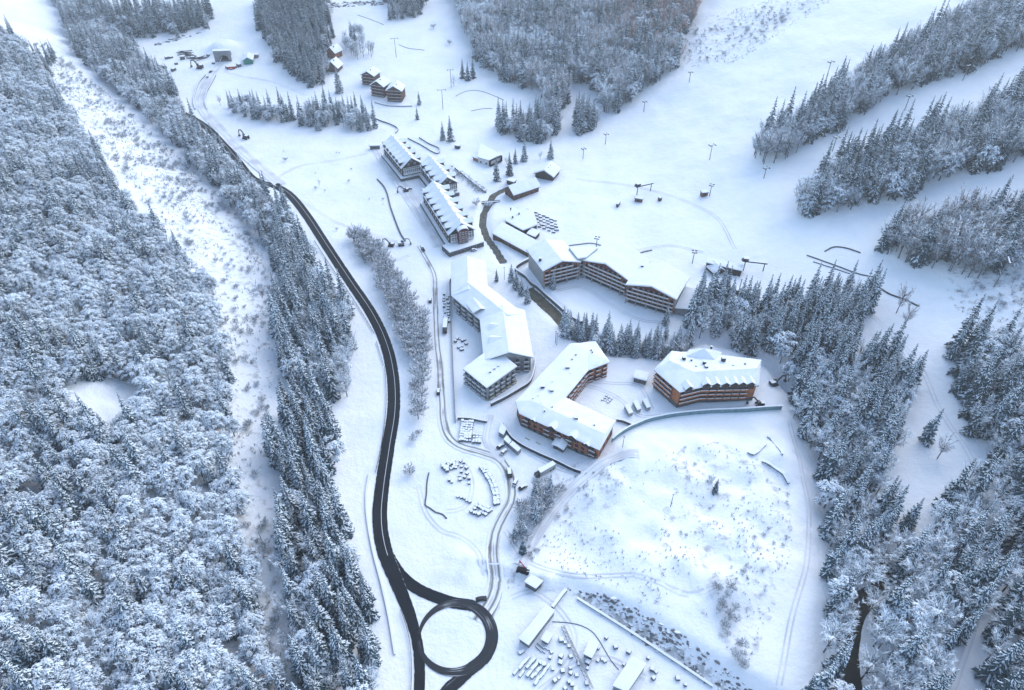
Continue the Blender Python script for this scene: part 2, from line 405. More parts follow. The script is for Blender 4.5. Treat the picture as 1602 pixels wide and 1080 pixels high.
def smooth_line(pts, step=3.0):
    pts = [Vector((p[0], p[1])) for p in pts]; out = []
    ext = [2 * pts[0] - pts[1]] + pts + [2 * pts[-1] - pts[-2]]
    for i in range(1, len(ext) - 2):
        p0, p1, p2, p3 = ext[i - 1:i + 3]; n = max(2, int((p2 - p1).length / step))
        for k in range(n):
            t = k / n
            out.append(0.5 * ((2 * p1) + (p2 - p0) * t + (2 * p0 - 5 * p1 + 4 * p2 - p3) * t * t + (3 * p1 - p0 - 3 * p2 + p3) * t ** 3))
    out.append(pts[-1]); return np.array([tuple(p) for p in out])
def line_world(px):
    x, y, z = ground([p[0] for p in px], [p[1] for p in px]); return list(zip(x, y))
def strip(name, line, w0, material, up, w1=None, closed=False, cols=6, side=0.0):
    """a sheet laid along a line in plan, up metres over the ground; side shifts it to the left"""
    P = np.asarray(line); n = len(P)
    T = (np.roll(P, -1, 0) - np.roll(P, 1, 0)) if closed else np.gradient(P, axis=0)
    T /= np.linalg.norm(T, axis=1)[:, None] + 1e-9; Nn = np.stack([-T[:, 1], T[:, 0]], -1)
    seg = np.linalg.norm(np.diff(P, axis=0), axis=1); s = np.concatenate([[0], np.cumsum(seg)])
    w = np.asarray(w0, float) if hasattr(w0, '__len__') else np.linspace(w0, w1 if w1 is not None else w0, n)
    f = np.linspace(-0.5, 0.5, cols + 1)
    xy = P[:, None, :] + Nn[:, None, :] * (w[:, None, None] * f[None, :, None] + side)
    z = height(xy[..., 0], xy[..., 1]); z = np.maximum(z, hq(xy[..., 0], xy[..., 1]) - 0.3)
    z = 0.5 * z + 0.5 * z.mean(1, keepdims=True) if cols > 2 else z
    z = np.maximum(z, height(xy[..., 0], xy[..., 1])) + up
    V = np.concatenate([xy, z[..., None]], -1).reshape(-1, 3); c = cols + 1; q = []
    rows = n if closed else n - 1
    for i in range(rows):
        j = (i + 1) % n
        for k in range(cols): q.append((i * c + k + 1, i * c + k, j * c + k, j * c + k + 1))
    q = np.array(q); me = np_mesh(name, V, q, material, smooth=True)
    uvl = me.uv_layers.new(name='UVMap'); uvs = np.stack([np.tile(f + 0.5, n), np.repeat(s, c)], -1)
    li = np.zeros(len(me.loops), np.int32); me.loops.foreach_get('vertex_index', li)
    uvl.data.foreach_set('uv', uvs[li].astype(np.float32).ravel())
    return put(name, me)
def struct(o): o['kind'] = 'structure'; return o

road_line = smooth_line(line_world(ROAD_PX))
_rv = to_pix(road_line[:, 0], road_line[:, 1], height(road_line[:, 0], road_line[:, 1]))[1]
road_w = np.interp(_rv, [0, 860, 930, 985, 1200], [6.7, 6.7, 5.4, 4.2, 3.8]); n_low = int((_rv < 880).sum())
road = struct(strip('road', road_line, road_w, 'asphalt', 0.16))
for side, nm in ((0.7, 'centre_line'),):
    o = strip(nm, road_line[:n_low], 0.24, 'marking', 0.205, cols=1, side=side); o.parent = road
branch_line = smooth_line(line_world(BRANCH_PX))
struct(strip('slip_road', branch_line, 5.0, 'asphalt', 0.135))
rc = at(*RING_PX)
ang = np.arange(176, -174, -4.0); rad = 13.6 + 0.9 * np.exp(-((ang + 5) / 60.0) ** 2)
ring = np.stack([rc.x + rad * np.cos(np.radians(ang)), rc.y + rad * np.sin(np.radians(ang))], -1)
struct(strip('roundabout_ring', ring, np.interp(ang, [-172, -125, -85, -45, 0, 45, 90, 130, 176], [1.1, 2.4, 3.2, 4.6, 4.8, 4.6, 3.4, 2.4, 1.1]), 'ring_asphalt', 0.25))
exit_line = smooth_line([(rc.x + 14.4 * math.cos(R(q)), rc.y + 14.4 * math.sin(R(q))) for q in (24, 8, -8, -24, -38)] + line_world([(738, 1046), (714, 1068), (692, 1092), (655, 1165)]))
struct(strip('exit_road', exit_line, 4.4, 'wet_asphalt', 0.21, w1=5.4))
struct(strip('slush_apron', smooth_line(line_world([(752, 975), (766, 950), (775, 925), (777, 900)])), 12.5, 'slush', 0.14, w1=6.0))
track_line = smooth_line(line_world(TRACK_PX))
struct(strip('slushy_track', track_line, 6.6, 'slush', 0.19, w1=4.0))
struct(strip('tunnel_approach_road', smooth_line(line_world([(346, 100), (336, 110), (326, 124), (318, 142), (314, 160), (322, 178), (342, 200), (366, 226), (392, 250), (418, 272), (440, 290)])), 9.0, 'packed_snow', 0.45))
struct(strip('hotel_forecourt_lane', smooth_line(line_world([(592, 232), (602, 250), (618, 275), (640, 305), (660, 335), (680, 365), (690, 385)])), 11, 'packed_snow', 0.35))
struct(strip('valley_path', smooth_line(line_world([(1000, 710), (960, 718), (925, 740), (895, 765), (870, 792), (848, 825), (830, 858), (815, 885)])), 6.0, 'packed_snow', 0.3))
struct(strip('yard_lane', smooth_line(line_world([(768, 650), (764, 672), (762, 690), (772, 706), (788, 722)])), 4.0, 'packed_snow', 0.3))
for px in ([(760, 900), (745, 860), (720, 840), (690, 830), (665, 800), (655, 760)], [(800, 935), (830, 925), (858, 940), (880, 960), (900, 1000), (880, 1050), (850, 1085)], [(845, 1080), (900, 1040), (950, 1030), (1010, 1060)], [(800, 690), (820, 705), (850, 722), (890, 738), (920, 735), (950, 715)], [(905, 600), (940, 610), (970, 625), (1000, 650), (1040, 650), (1100, 642), (1180, 636)], [(850, 640), (900, 600), (960, 600), (1000, 605), (1020, 640)], [(870, 455), (910, 450), (960, 480), (1000, 500), (1040, 505)],
           [(1235, 660), (1255, 740), (1265, 800), (1262, 880), (1240, 960), (1225, 1040), (1215, 1085)], [(640, 400), (610, 410), (590, 395), (575, 370)], [(440, 300), (480, 320), (520, 345), (560, 360), (600, 372), (640, 385)], [(900, 280), (980, 290), (1060, 310), (1120, 340), (1150, 390)], [(960, 400), (1040, 385), (1100, 395)], [(430, 280), (470, 260), (530, 250), (575, 240)], [(720, 720), (735, 740), (738, 770), (725, 795), (700, 800)], [(790, 830), (830, 880), (900, 900), (990, 900), (1080, 930), (1150, 900)], [(350, 112), (380, 120), (430, 130), (480, 150)],
           [(1350, 480), (1430, 560), (1470, 640), (1510, 700), (1535, 760), (1550, 830), (1530, 950), (1490, 1080)]):
    ln = smooth_line(line_world(px))
    for sd in (.85, -.85): struct(strip('tyre_rut', ln, .75, 'packed_snow', .07, cols=2, side=sd))
# the river in its walled bed, then the creek among the trees
def water(name, px, w, material, dz, w1=None):
    ln = smooth_line(PX(px)); o = strip(name, ln, w, material, 0.0, w1=w1, cols=2); me = o.data
    co = np.zeros(len(me.vertices) * 3, np.float32); me.vertices.foreach_get('co', co); co = co.reshape(-1, 3)
    z = co[:, 2].reshape(-1, 3); z[:] = (height(ln[:, 0], ln[:, 1]) + dz)[:, None]
    for _ in range(4): z[1:-1] = (z[:-2] + z[1:-1] + z[2:]) / 3
    co[:, 2] = z.ravel(); me.vertices.foreach_set('co', co.ravel()); me.update(); return struct(o)
water('river', RIVER_TOP_PX, 5.6, 'river_bed', 0.45)
water('river_channel', RIVER_MID_PX[:5], 9.5, 'soil', 0.7, w1=6.0)
water('creek', CREEK_PX, 8.0, 'water', 0.9)

# ------------------------------------------------------------------ trees
def spruce_meshes(seed, snowy=1.0, H=20.0, R0=3.5):
    """tiers of drooping boughs; each bough has a spine and side fingers, with snow lying along them"""
    r = random.Random(seed); mb = MB(); z = 0.07 * H
    def rib(p, q, w0, w1, lift, keel, mi, sag=0.0):
        p, q = Vector(p), Vector(q); d = q - p; s = Vector((-d.y, d.x, 0)); s = s.normalized() if s.length > 1e-4 else Vector((1, 0, 0))
        m = p.lerp(q, 0.55) + Vector((0, 0, sag)); u = Vector((0, 0, lift)); k0, km = Vector((0, 0, keel * w0)), Vector((0, 0, keel * w0))
        mb.add([p + s * w0 * .5 - k0 + u, p + u, p - s * w0 * .5 - k0 + u, m + s * w0 * .55 - km + u, m + u, m - s * w0 * .55 - km + u, q + u],
               [(0, 1, 4, 3), (1, 2, 5, 4), (3, 4, 6), (4, 5, 6)], mi)
    while z < 0.985 * H:
        t = z / H; rad = R0 * (1 - t) ** 0.85 * (0.90 + 0.2 * r.random()) + 0.10
        n = max(4, int(round(4.5 + 4.5 * (1 - t)))); a0 = r.random() * 6.28
        for i in range(n):
            a = a0 + 6.2832 * (i + r.uniform(-.33, .33)) / n; L = rad * r.uniform(0.62, 1.18); zz = z + r.uniform(-.35, .35)
            dr = (0.22 + 0.38 * (1 - t)) * L * r.uniform(0.75, 1.25); ca, sa = math.cos(a), math.sin(a)
            pt = lambda f: (L * f * ca, L * f * sa, zz + 0.06 * L - dr * f ** 1.4)
            load = r.random() < 0.45 + 0.55 * snowy; sw = r.uniform(0.60, 0.95) * (0.45 + 0.55 * snowy)
            w = 0.13 * L + 0.20
            rib(pt(0.03), pt(1.0), w * 1.15, 0, 0, 0.55, 0, 0.05 * L)
            if load: rib(pt(0.05), pt(r.uniform(.8, .98)), w * sw, 0, 0.10, 0.35, 1, 0.05 * L)
            if L > 0.8:
                for f in ((.38, .66) if L > 1.5 else (.5,)):
                    for sd in (-1, 1):
                        g = a + sd * r.uniform(.42, .70); l2 = L * (0.60 - 0.30 * f) * r.uniform(.8, 1.25); b0 = Vector(pt(f)); e = b0 + Vector((math.cos(g) * l2, math.sin(g) * l2, -l2 * r.uniform(.35, .75)))
                        rib(b0, e, .30 * l2 + .13, 0, -.03, .5, 0)
                        if load and r.random() < .1 + .6 * snowy: rib(b0, b0.lerp(e, r.uniform(.7, 1)), (.30 * l2 + .10) * sw, 0, .07, .3, 1)
        z += (0.55 + 0.72 * (1 - t)) * (H / 20.0)
    mb.tube((0, 0, 0.93 * H), (0, 0, H), 0.10, 0.02, 4, 1 if snowy > .6 else 0)
    crown = mb.mesh('spruce_crown', ['needles', 'tree_snow'])
    tr = MB(); tr.tube((0, 0, -1.0), (0, 0, 0.5 * H), 0.30, 0.19, 6); tr.tube((0, 0, 0.5 * H), (0, 0, 0.95 * H), 0.19, 0.04, 5)
    return crown, tr.mesh('spruce_trunk', 'bark')

def blade(mb, p, d, L, w, droop, mi, r):
    """a thin drooping twig: two joined quads, flat side up"""
    s = Vector((-d.y, d.x, 0)); s = s.normalized() if s.length > 1e-3 else Vector((1, 0, 0))
    q1 = p + d * (L * 0.5) + Vector((0, 0, -0.10 * droop * L)); q2 = p + d * L + Vector((0, 0, -0.5 * droop * L))
    mb.add([p - s * w * .5, p + s * w * .5, q1 - s * w * .5, q1 + s * w * .5, q2 - s * w * .22, q2 + s * w * .22], [(0, 1, 3, 2), (2, 3, 5, 4)], mi)

def broad_meshes(seed, twig='bark', H=13.0, RC=3.9):
    """snow-laden broadleaf: drooping mops of twigs on a forking trunk, with dark gaps between them"""
    r = random.Random(seed); mb = MB(); tr = MB()
    tr.tube((0, 0, -1.0), (0.1, 0, 0.42 * H), 0.28, 0.20, 6); cc = Vector((0, 0, 0.60 * H))
    n = 30
    for i in range(n):
        t = (i + 0.5) / n; ph = i * 2.39996 + seed + r.uniform(-.3, .3); cz = 1 - 1.55 * t; rr = math.sqrt(max(0, 1 - min(1, abs(cz)) ** 2))
        k = r.uniform(0.62, 1.08) * (1.0 if i % 5 else 0.5)
        c = cc + Vector((rr * math.cos(ph) * RC * k, rr * math.sin(ph) * RC * k, cz * 0.40 * H * k))
        tr.tube((0.1, 0, 0.38 * H), c, 0.10, 0.03, 4)
        cr = r.uniform(0.9, 1.55) * RC / 4.0; out = Vector((c.x, c.y, 0)) * 0.12
        for j in range(34):
            a = r.uniform(0, 6.2832); q = r.random() ** .7; L = cr * r.uniform(.35, .75)
            p = c + out + Vector((math.cos(a) * q * cr * .8, math.sin(a) * q * cr * .8, (0.55 - 0.75 * q * q) * cr * .9 + r.uniform(-.15, .15)))
            d = Vector((math.cos(a) + c.x * .10 + r.uniform(-.4, .4), math.sin(a) + c.y * .10 + r.uniform(-.4, .4), .25 - .5 * q)).normalized()
            mi = 1 if r.random() < 0.62 else (2 if r.random() < .8 else 0)
            blade(mb, p, d, L, r.uniform(.19, .40) if mi else r.uniform(.10, .2), r.uniform(.3, 1.0), mi, r)
        for j in range(11):
            a = r.uniform(0, 6.2832); p = c + Vector((math.cos(a), math.sin(a), 0)) * cr * r.uniform(.1, .7) + Vector((0, 0, -.25 * cr - .25))
            blade(mb, p, Vector((math.cos(a), math.sin(a), r.uniform(-.5, .3))).normalized(), cr * .8, .22, .8, 0, r)
    return mb.mesh('broadleaf_crown', [twig, 'tree_snow', 'tree_frost']), tr.mesh('broadleaf_trunk', 'bark')

def bare_meshes(seed, twig='twig_grey', H=15.0, RC=3.0, frost=0.35):
    """leafless tree: upswept limbs and a haze of fine twigs, some with rime"""
    r = random.Random(seed); mb = MB(); tr = MB()
    tr.tube((0, 0, -1.0), (0, 0, 0.55 * H), 0.24, 0.14, 6); tr.tube((0, 0, 0.55 * H), (0.2, 0.1, 0.92 * H), 0.14, 0.03, 5)
    for i in range(16):
        a = i * 2.39996 + seed; z0 = H * r.uniform(0.22, 0.66); l = RC * r.uniform(0.75, 1.1)
        tip = Vector((math.cos(a) * l, math.sin(a) * l, min(0.97 * H, z0 + H * r.uniform(0.20, 0.36))))
        b = Vector((0, 0, z0)); mid = b.lerp(tip, 0.5) + Vector((math.cos(a), math.sin(a), -0.5)) * 0.45
        tr.tube(b, mid, 0.10, 0.065, 4); tr.tube(mid, tip, 0.065, 0.02, 4)
        for j in range(34):
            s = r.uniform(0.18, 1.0); p = (b.lerp(mid, s * 2) if s < .5 else mid.lerp(tip, s * 2 - 1))
            d = Vector((math.cos(a) * .45 + r.uniform(-.8, .8), math.sin(a) * .45 + r.uniform(-.8, .8), r.uniform(0.05, 1.0))).normalized()
            mi = 1 if r.random() < frost else (2 if r.random() < frost else 0)
            blade(mb, p, d, r.uniform(0.7, 1.9), r.uniform(0.07, 0.15) * (1.3 if mi else 1), r.uniform(0, 0.5), mi, r)
    return mb.mesh('bare_crown', [twig, 'tree_snow', 'tree_frost']), tr.mesh('bare_trunk', 'bark')

SPRUCE = [spruce_meshes(s, sn, R0=rr) for s, sn, rr in ((1, 1.0, 3.3), (2, 0.9, 2.9), (3, 1.0, 3.6), (4, 0.75, 2.8), (5, 0.40, 2.8), (6, 0.30, 3.1), (7, 0.2, 2.6))]
BROAD = [broad_meshes(s, H=h, RC=c) for s, h, c in ((11, 13, 3.9), (12, 14, 4.3), (13, 12, 3.6), (14, 15, 4.0))]
BARE = [bare_meshes(21, 'twig_grey', 15, 3.0, .40), bare_meshes(22, 'twig_grey', 13, 3.2, .62), bare_meshes(23, 'twig_brown', 16, 2.8, .28), bare_meshes(24, 'twig_brown', 14, 3.2, .55), bare_meshes(25, 'twig_grey', 9.5, 4.2, .22), bare_meshes(26, 'twig_grey', 8.5, 3.8, .30), bare_meshes(27, 'twig_sunglow', 15, 3.1, .14)]
BUSH = [bare_meshes(31, 'twig_grey', 6.5, 3.6, .25), bare_meshes(32, 'twig_grey', 6, 3.2, .45)]
KINDS = {'spruce': ('spruce_tree', SPRUCE), 'broad': ('broadleaf_tree', BROAD), 'bare': ('bare_tree', BARE)}

def plant(kind, var, loc, sc, rz, label, group=None, name=None, meshes=None):
    nm, protos = KINDS[kind] if meshes is None else (name, meshes)
    cr, tk = protos[var]
    t = thing(name or nm, label, 'bush' if (name or nm).endswith('bush') else 'tree', loc, rz, group); t.scale = (sc * 0.5 + 0.5 * sc, sc, sc)
    put('trunk', tk, t); put('crown', cr, t)
    return t

# stands of trees: feet inside a polygon traced in the photograph, spacing in metres, mix of kinds, variants, size
# (name used in labels, polygon, spacing, (spruce, broad, bare) shares, spruce variants, bare variants, size range)
STANDS = [
 ('on the steep slope left of the cleared strip', [(-260, 40), (0, 50), (40, 82), (75, 125), (108, 175), (140, 225), (172, 280), (205, 325), (245, 362), (292, 408), (330, 455), (355, 520), (368, 600), (362, 680), (372, 770), (388, 850), (415, 950), (432, 1080), (440, 1330), (-260, 1330)], 4.7, (.20, .70, .10), (0, 2, 1), (1,), (.56, .98)),
 ('in the wood between the cleared strip and the upper road', [(70, -40), (150, -40), (172, 50), (212, 85), (250, 122), (282, 160), (292, 195), (330, 235), (366, 268), (385, 292), (412, 312), (436, 340), (432, 440), (405, 372), (352, 310), (300, 258), (258, 212), (218, 172), (178, 136), (140, 100), (105, 45)], 4.6, (.22, .30, .48), (1, 3, 4), (0, 1), (.7, 1.15)),
 ('in the spruce wood beside the road bend', [(436, 330), (452, 352), (478, 392), (508, 440), (536, 490), (556, 560), (566, 622), (550, 640), (500, 622), (446, 610), (436, 540), (434, 430)], 5.6, (.62, .16, .22), (0, 1, 2, 3), (1,), (.85, 1.25)),
 ('in the narrow wood left of the lower road', [(438, 640), (500, 640), (528, 680), (522, 745), (508, 765), (545, 830), (566, 900), (580, 965), (590, 1080), (592, 1280), (455, 1280), (452, 1040), (448, 960), (440, 860), (436, 760)], 5.8, (.80, .06, .14), (0, 1, 2, 3), (1,), (.85, 1.25)),
 ('above the tunnel road by the top left corner', [(165, 22), (335, 18), (330, 45), (270, 58), (190, 66), (165, 45)], 6.5, (.75, .1, .15), (3, 4), (0, 1), (.8, 1.2)),
 ('by the small clump on the far left snowfield', [(58, 88), (92, 90), (90, 98), (60, 97)], 5.0, (1, 0, 0), (3, 4), (0,), (.6, .8)),
 ('in the dark grove right of the tunnel', [(400, 5), (512, 0), (520, 60), (512, 118), (500, 140), (470, 132), (438, 98), (412, 55)], 5.6, (.55, .05, .40), (4, 5, 3), (0, 2), (.8, 1.2)),
 ('in the thin grove behind the upper chalet', [(535, 62), (578, 62), (584, 92), (545, 96)], 7, (.1, .1, .8), (4,), (0, 1), (.7, 1.0)),
 ('in the row of trees above the far meadow', [(358, 165), (392, 168), (440, 178), (490, 180), (540, 178), (575, 186), (596, 206), (560, 203), (500, 206), (450, 196), (400, 190), (362, 178)], 5.4, (.55, .30, .15), (1, 3, 4), (0, 1), (.55, 1.0)),
 ('in the small wood at the far top edge', [(592, -40), (668, -40), (660, 28), (612, 30)], 5.2, (.55, 0, .45), (4, 5), (0, 2), (.7, 1.1)),
 ('in the big wood left of the ski piste', [(690, -70), (1120, -70), (1098, 0), (1068, 62), (1048, 122), (1000, 152), (962, 178), (934, 182), (928, 140), (884, 130), (880, 190), (862, 186), (845, 142), (800, 132), (764, 112), (742, 82), (722, 40)], 4.7, (.16, .14, .70), (1, 3, 4, 5), (1, 1, 2, 3, 3), (.85, 1.4)),
 ('in the crescent grove above the village', [(776, 192), (800, 196), (850, 200), (876, 192), (874, 212), (852, 222), (822, 224), (795, 216), (780, 206)], 4.4, (.50, .10, .40), (1, 3, 4), (0, 1), (.75, 1.1)),
 ('in the small grove at the piste edge', [(894, 196), (912, 190), (934, 196), (930, 210), (908, 217)], 4.4, (.8, .1, .1), (1, 3), (0,), (.8, 1.1)),
 ('on the top ridge beside the ski piste', [(1170, 244), (1186, 224), (1256, 184), (1332, 134), (1404, 90), (1484, 50), (1554, 14), (1660, -25), (1850, -130), (1850, 0), (1602, 78), (1510, 112), (1430, 136), (1352, 172), (1300, 208), (1250, 240), (1204, 260)], 4.8, (.28, .10, .62), (1, 3, 4, 5), (0, 1, 3, 3), (.9, 1.35)),
 ('on the middle ridge between two pistes', [(1234, 336), (1266, 296), (1338, 260), (1418, 225), (1500, 202), (1602, 152), (1850, 60), (1850, 160), (1602, 246), (1490, 288), (1405, 312), (1302, 332), (1272, 342)], 4.8, (.40, .10, .50), (1, 3, 4, 5), (0, 1, 3), (.95, 1.4)),
 ('on the lower ridge right of the lift station', [(1372, 394), (1400, 372), (1502, 352), (1602, 338), (1850, 270), (1850, 420), (1602, 412), (1522, 438), (1450, 424)], 4.8, (.26, .08, .66), (3, 4, 5), (0, 0, 2), (.95, 1.45)),
 ('in the wood behind the hotel courtyard', [(1058, 512), (1080, 482), (1108, 470), (1182, 486), (1262, 470), (1372, 462), (1368, 482), (1342, 502), (1332, 560), (1302, 592), (1252, 606), (1202, 566), (1142, 540), (1090, 532)], 5.4, (.64, .10, .26), (0, 1, 3, 3), (1, 0), (.8, 1.2)),
 ('in the row along the river below the hotel', [(882, 512), (905, 520), (960, 538), (1010, 545), (1062, 536), (1078, 540), (1066, 560), (1010, 564), (950, 554), (888, 532)], 3.5, (.78, .06, .16), (0, 1, 2), (1,), (.5, .85)),
 ('in the ravine forest right of the snowy field', [(1238, 625), (1300, 585), (1338, 560), (1372, 560), (1400, 590), (1412, 640), (1408, 690), (1398, 745), (1398, 850), (1440, 858), (1478, 770), (1530, 765), (1556, 830), (1538, 930), (1492, 1005), (1465, 1080), (1440, 1330), (1262, 1330), (1262, 1075), (1284, 950), (1294, 850), (1284, 775), (1252, 690)], 5.6, (.50, .10, .40), (0, 1, 3, 3), (1,), (.9, 1.3)),
 ('on the shady slope right of the forest track', [(1468, 545), (1520, 535), (1602, 560), (1850, 540), (1850, 1330), (1500, 1330), (1522, 1080), (1562, 960), (1580, 840), (1562, 760), (1522, 685), (1485, 615)], 5.6, (.50, .08, .42), (1, 3, 3, 4), (1,), (.9, 1.35)),
 ('in the grey thicket between road and track', [(548, 366), (576, 372), (604, 410), (642, 470), (668, 515), (672, 558), (660, 606), (664, 650), (648, 672), (642, 612), (640, 562), (612, 492), (588, 440), (562, 402)], 4.2, (0, 0, 1), (0,), (4, 5), (.75, 1.1)),
 ('in the thicket below the slushy track', [(800, 826), (812, 800), (838, 760), (858, 752), (876, 768), (868, 796), (838, 826), (812, 862), (796, 850)], 2.9, (.05, 0, .95), (0,), (4, 5), (.40, .62)),
 ('in the thicket on the white mound', [(1112, 912), (1140, 908), (1156, 960), (1172, 1030), (1186, 1068), (1150, 1060), (1138, 1000)], 3.4, (0, .0, 1), (0,), (4, 5), (.28, .42)),
]
HOLES = [[(108, 612), (150, 590), (222, 608), (225, 652), (165, 676), (112, 650)], [(428, 430), (440, 432), (440, 600), (432, 590)],
 [(1352, 900), (1396, 880), (1400, 905), (1372, 945), (1345, 965), (1342, 1010), (1342, 1100), (1306, 1100), (1308, 1000), (1322, 955), (1350, 930)],
 [(10, 860), (45, 850), (50, 880), (15, 905)], [(1395, 735), (1450, 735), (1450, 850), (1395, 850)]]
recs = []
for si, (sname, poly, gap, mix, sv, bv, size) in enumerate(STANDS):
    wx, wy, wz = [], [], []
    pu = [p[0] for p in poly]; pv = [p[1] for p in poly]
    for zz in (0.0, 60.0, 130.0):
        q = plane(np.clip(pu, -300, 1900), np.maximum(pv, -75), zz); wx += list(q[:, 0]); wy += list(q[:, 1])
    X, Y = np.meshgrid(np.arange(min(wx), max(wx), gap), np.arange(max(60, min(wy)), min(1500, max(wy)), gap), indexing='ij')
    an = 0.45 + si * 1.13; mx, my = X.mean(), Y.mean(); span = 1.0
    ex = np.hypot(X.max() - mx, Y.max() - my); G1, G2 = np.meshgrid(np.arange(-ex, ex, gap), np.arange(-ex, ex, gap), indexing='ij')
    G1 = G1 + nrs.uniform(-.62, .62, G1.shape) * gap + (np.arange(G1.shape[1]) % 2)[None, :] * gap * .5; G2 = G2 + nrs.uniform(-.62, .62, G2.shape) * gap
    X, Y = mx + G1 * math.cos(an) - G2 * math.sin(an), my + G1 * math.sin(an) + G2 * math.cos(an)
    X, Y = X.ravel(), Y.ravel(); Z = hq(X, Y); u, v, t = to_pix(X, Y, Z)
    wob = 16 * (1 if gap > 4.1 else .4); ju = fbm(X / 13, Y / 13, 3) * wob; jv = fbm(X / 13 + 90, Y / 13 + 40, 3) * wob * .7
    ok = pip(u + ju, v + jv, poly) & (t > 40) & (Y < 1500) & (Y > 60)
    for hpoly in HOLES: ok &= ~pip(u + .9 * ju, v + .9 * jv, hpoly)
    for line, w in ((ROAD_W[0], 7.5), (ROAD_W[3], 4.5)): ok &= np.abs(sdist(X, Y, line)) > w
    ok &= nrs.rand(len(X)) < 0.95
    clump = fbm(X / 26 + si * 7, Y / 26, 2)
    for x, y, z, uu, vv, tt, cl in zip(X[ok], Y[ok], Z[ok], u[ok], v[ok], t[ok], clump[ok]):
        k = nrs.rand() - 0.55 * cl * (1 if 0.08 < mix[0] < .9 else 0)
        kind = 'spruce' if k < mix[0] else ('broad' if k < mix[0] + mix[1] else 'bare')
        if kind == 'broad' and mix[1] == 0: kind = 'bare'
        sc = nrs.uniform(*size) * (1.12 if kind != 'spruce' else 1.38)
        var = int(nrs.choice(sv)) if kind == 'spruce' else (int(nrs.randint(4)) if kind == 'broad' else int(nrs.choice(bv)))
        # the nearer a foot is to the crown edge of the frame, the more of it shows: depth sorts the largest first
        if kind == 'bare' and si == 10: sc *= 1.15; var = 6 if (uu > 930 + 60 * nrs.rand() and vv < 60 + 60 * nrs.rand()) else var  # crowns at the wood's upper right carry the sun glow in their colour
        if kind == 'bare' and si in (13, 14, 15): sc *= 1.2
        vis = -40 < uu < 1642 and -20 < vv < 1125
        recs.append((tt / sc if vis else 1e6 + tt, kind, var, x, y, z, sc, nrs.uniform(0, 6.28), si))
recs.sort(key=lambda q: q[0])

count = {'spruce': 0, 'broad': 0, 'bare': 0}; rest = {'spruce': [], 'broad': [], 'bare': []}
WORDS = {'spruce': 'snow-laden spruce', 'broad': 'white snow-covered broadleaf tree', 'bare': 'leafless grey tree'}
GRP = {'spruce': 'spruces', 'broad': 'snowy broadleaf trees', 'bare': 'bare trees'}
MARKS = [(165, 630, 'the round clearing in the left forest'), (20, 1060, 'the bottom left corner'), (0, 860, 'the left edge, below mid height'), (0, 640, 'the left edge beside the clearing'), (0, 420, 'the left edge, above mid height'), (220, 1060, 'the bottom edge of the left forest'), (380, 1060, 'the bottom end of the cleared strip'), (350, 880, 'the lower part of the cleared strip'), (360, 700, 'the narrowest part of the cleared strip'), (320, 500, 'the bend of the cleared strip'), (200, 850, 'the middle of the lower left forest'), (180, 440, 'the middle of the upper left forest'), (200, 300, 'the upper part of the cleared strip'), (60, 200, 'the top of the left forest'),
         (600, 1000, 'the roundabout'), (540, 820, 'the slip road fork'), (560, 600, 'the road bend'), (460, 380, 'the upper road guard rail'), (440, 700, 'the gap in the spruce wood'), (330, 240, 'the upper road'), (360, 95, 'the tunnel portal'), (640, 560, 'the slushy track'), (600, 430, 'the top of the roadside thicket'), (850, 790, 'the large round bush'), (905, 525, 'the brown river channel'), (980, 548, 'the middle of the river row'), (1060, 530, 'the hotel court corner'), (1140, 490, 'the lift station'), (1240, 480, 'the piste pipes'), (1350, 470, 'the lone larch'), (1250, 640, 'the end of the blue-green wall'), (1330, 660, 'the top of the ravine'), (1270, 780, 'the right side of the white mound'), (1350, 920, 'the upper dark pool of the creek'), (1320, 1050, 'the lower dark pool of the creek'), (1400, 700, 'the upper forest track'), (1420, 800, 'the open glade'), (1450, 950, 'the middle of the ravine forest'), (1540, 900, 'the lower forest track'), (1590, 1050, 'the bottom right corner'), (1590, 850, 'the right edge below mid height'), (1590, 650, 'the right edge at mid height'), (1500, 600, 'the top of the shady slope'), (1560, 450, 'the tall right-hand pylon'), (1450, 410, 'the foot of the lower ridge'), (1590, 380, 'the right end of the lower ridge'), (1260, 330, 'the tip of the middle ridge'), (1420, 290, 'the middle of the middle ridge'), (1560, 230, 'the right end of the middle ridge'), (1200, 250, 'the tip of the top ridge'), (1350, 160, 'the middle of the top ridge'), (1520, 90, 'the right end of the top ridge'), (900, 160, 'the piste edge'), (1010, 120, 'the right end of the big wood'), (820, 110, 'the lower edge of the big wood'), (850, 210, 'the crescent grove'), (480, 190, 'the far meadow row'), (460, 80, 'the dark grove'), (1150, 1000, 'the lower side of the mound')]
TENS = 'nearest second third fourth fifth sixth seventh eighth ninth tenth eleventh twelfth thirteenth fourteenth fifteenth sixteenth seventeenth eighteenth nineteenth twentieth'.split()
def ordinal(i): return TENS[i] if i < 20 else ('twenty-' if i < 29 else 'thirty-' if i < 39 else 'forty-' if i < 49 else 'fifty-') + ('first second third fourth fifth sixth seventh eighth ninth tenth'.split()[(i - 20) % 10 if i < 29 else (i - 19) % 10])
def nearest(i): return 'nearest to' if i == 0 else ordinal(i) + ' nearest to'
chosen = []
for q in recs:
    d, kind, var, x, y, z, sc, rz, si = q
    if count[kind] < 290 and d < 1e6:
        count[kind] += 1; u, v, _ = to_pix(x, y, z); u, v = float(u), float(v)
        k = min(range(len(MARKS)), key=lambda m: (MARKS[m][0] - u) ** 2 + (MARKS[m][1] - v) ** 2); chosen.append((kind, k, (MARKS[k][0] - u) ** 2 + (MARKS[k][1] - v) ** 2, q))
    else: rest[kind].append((x, y, z, sc, rz, var))
chosen.sort(key=lambda c: c[:3]); run = {}
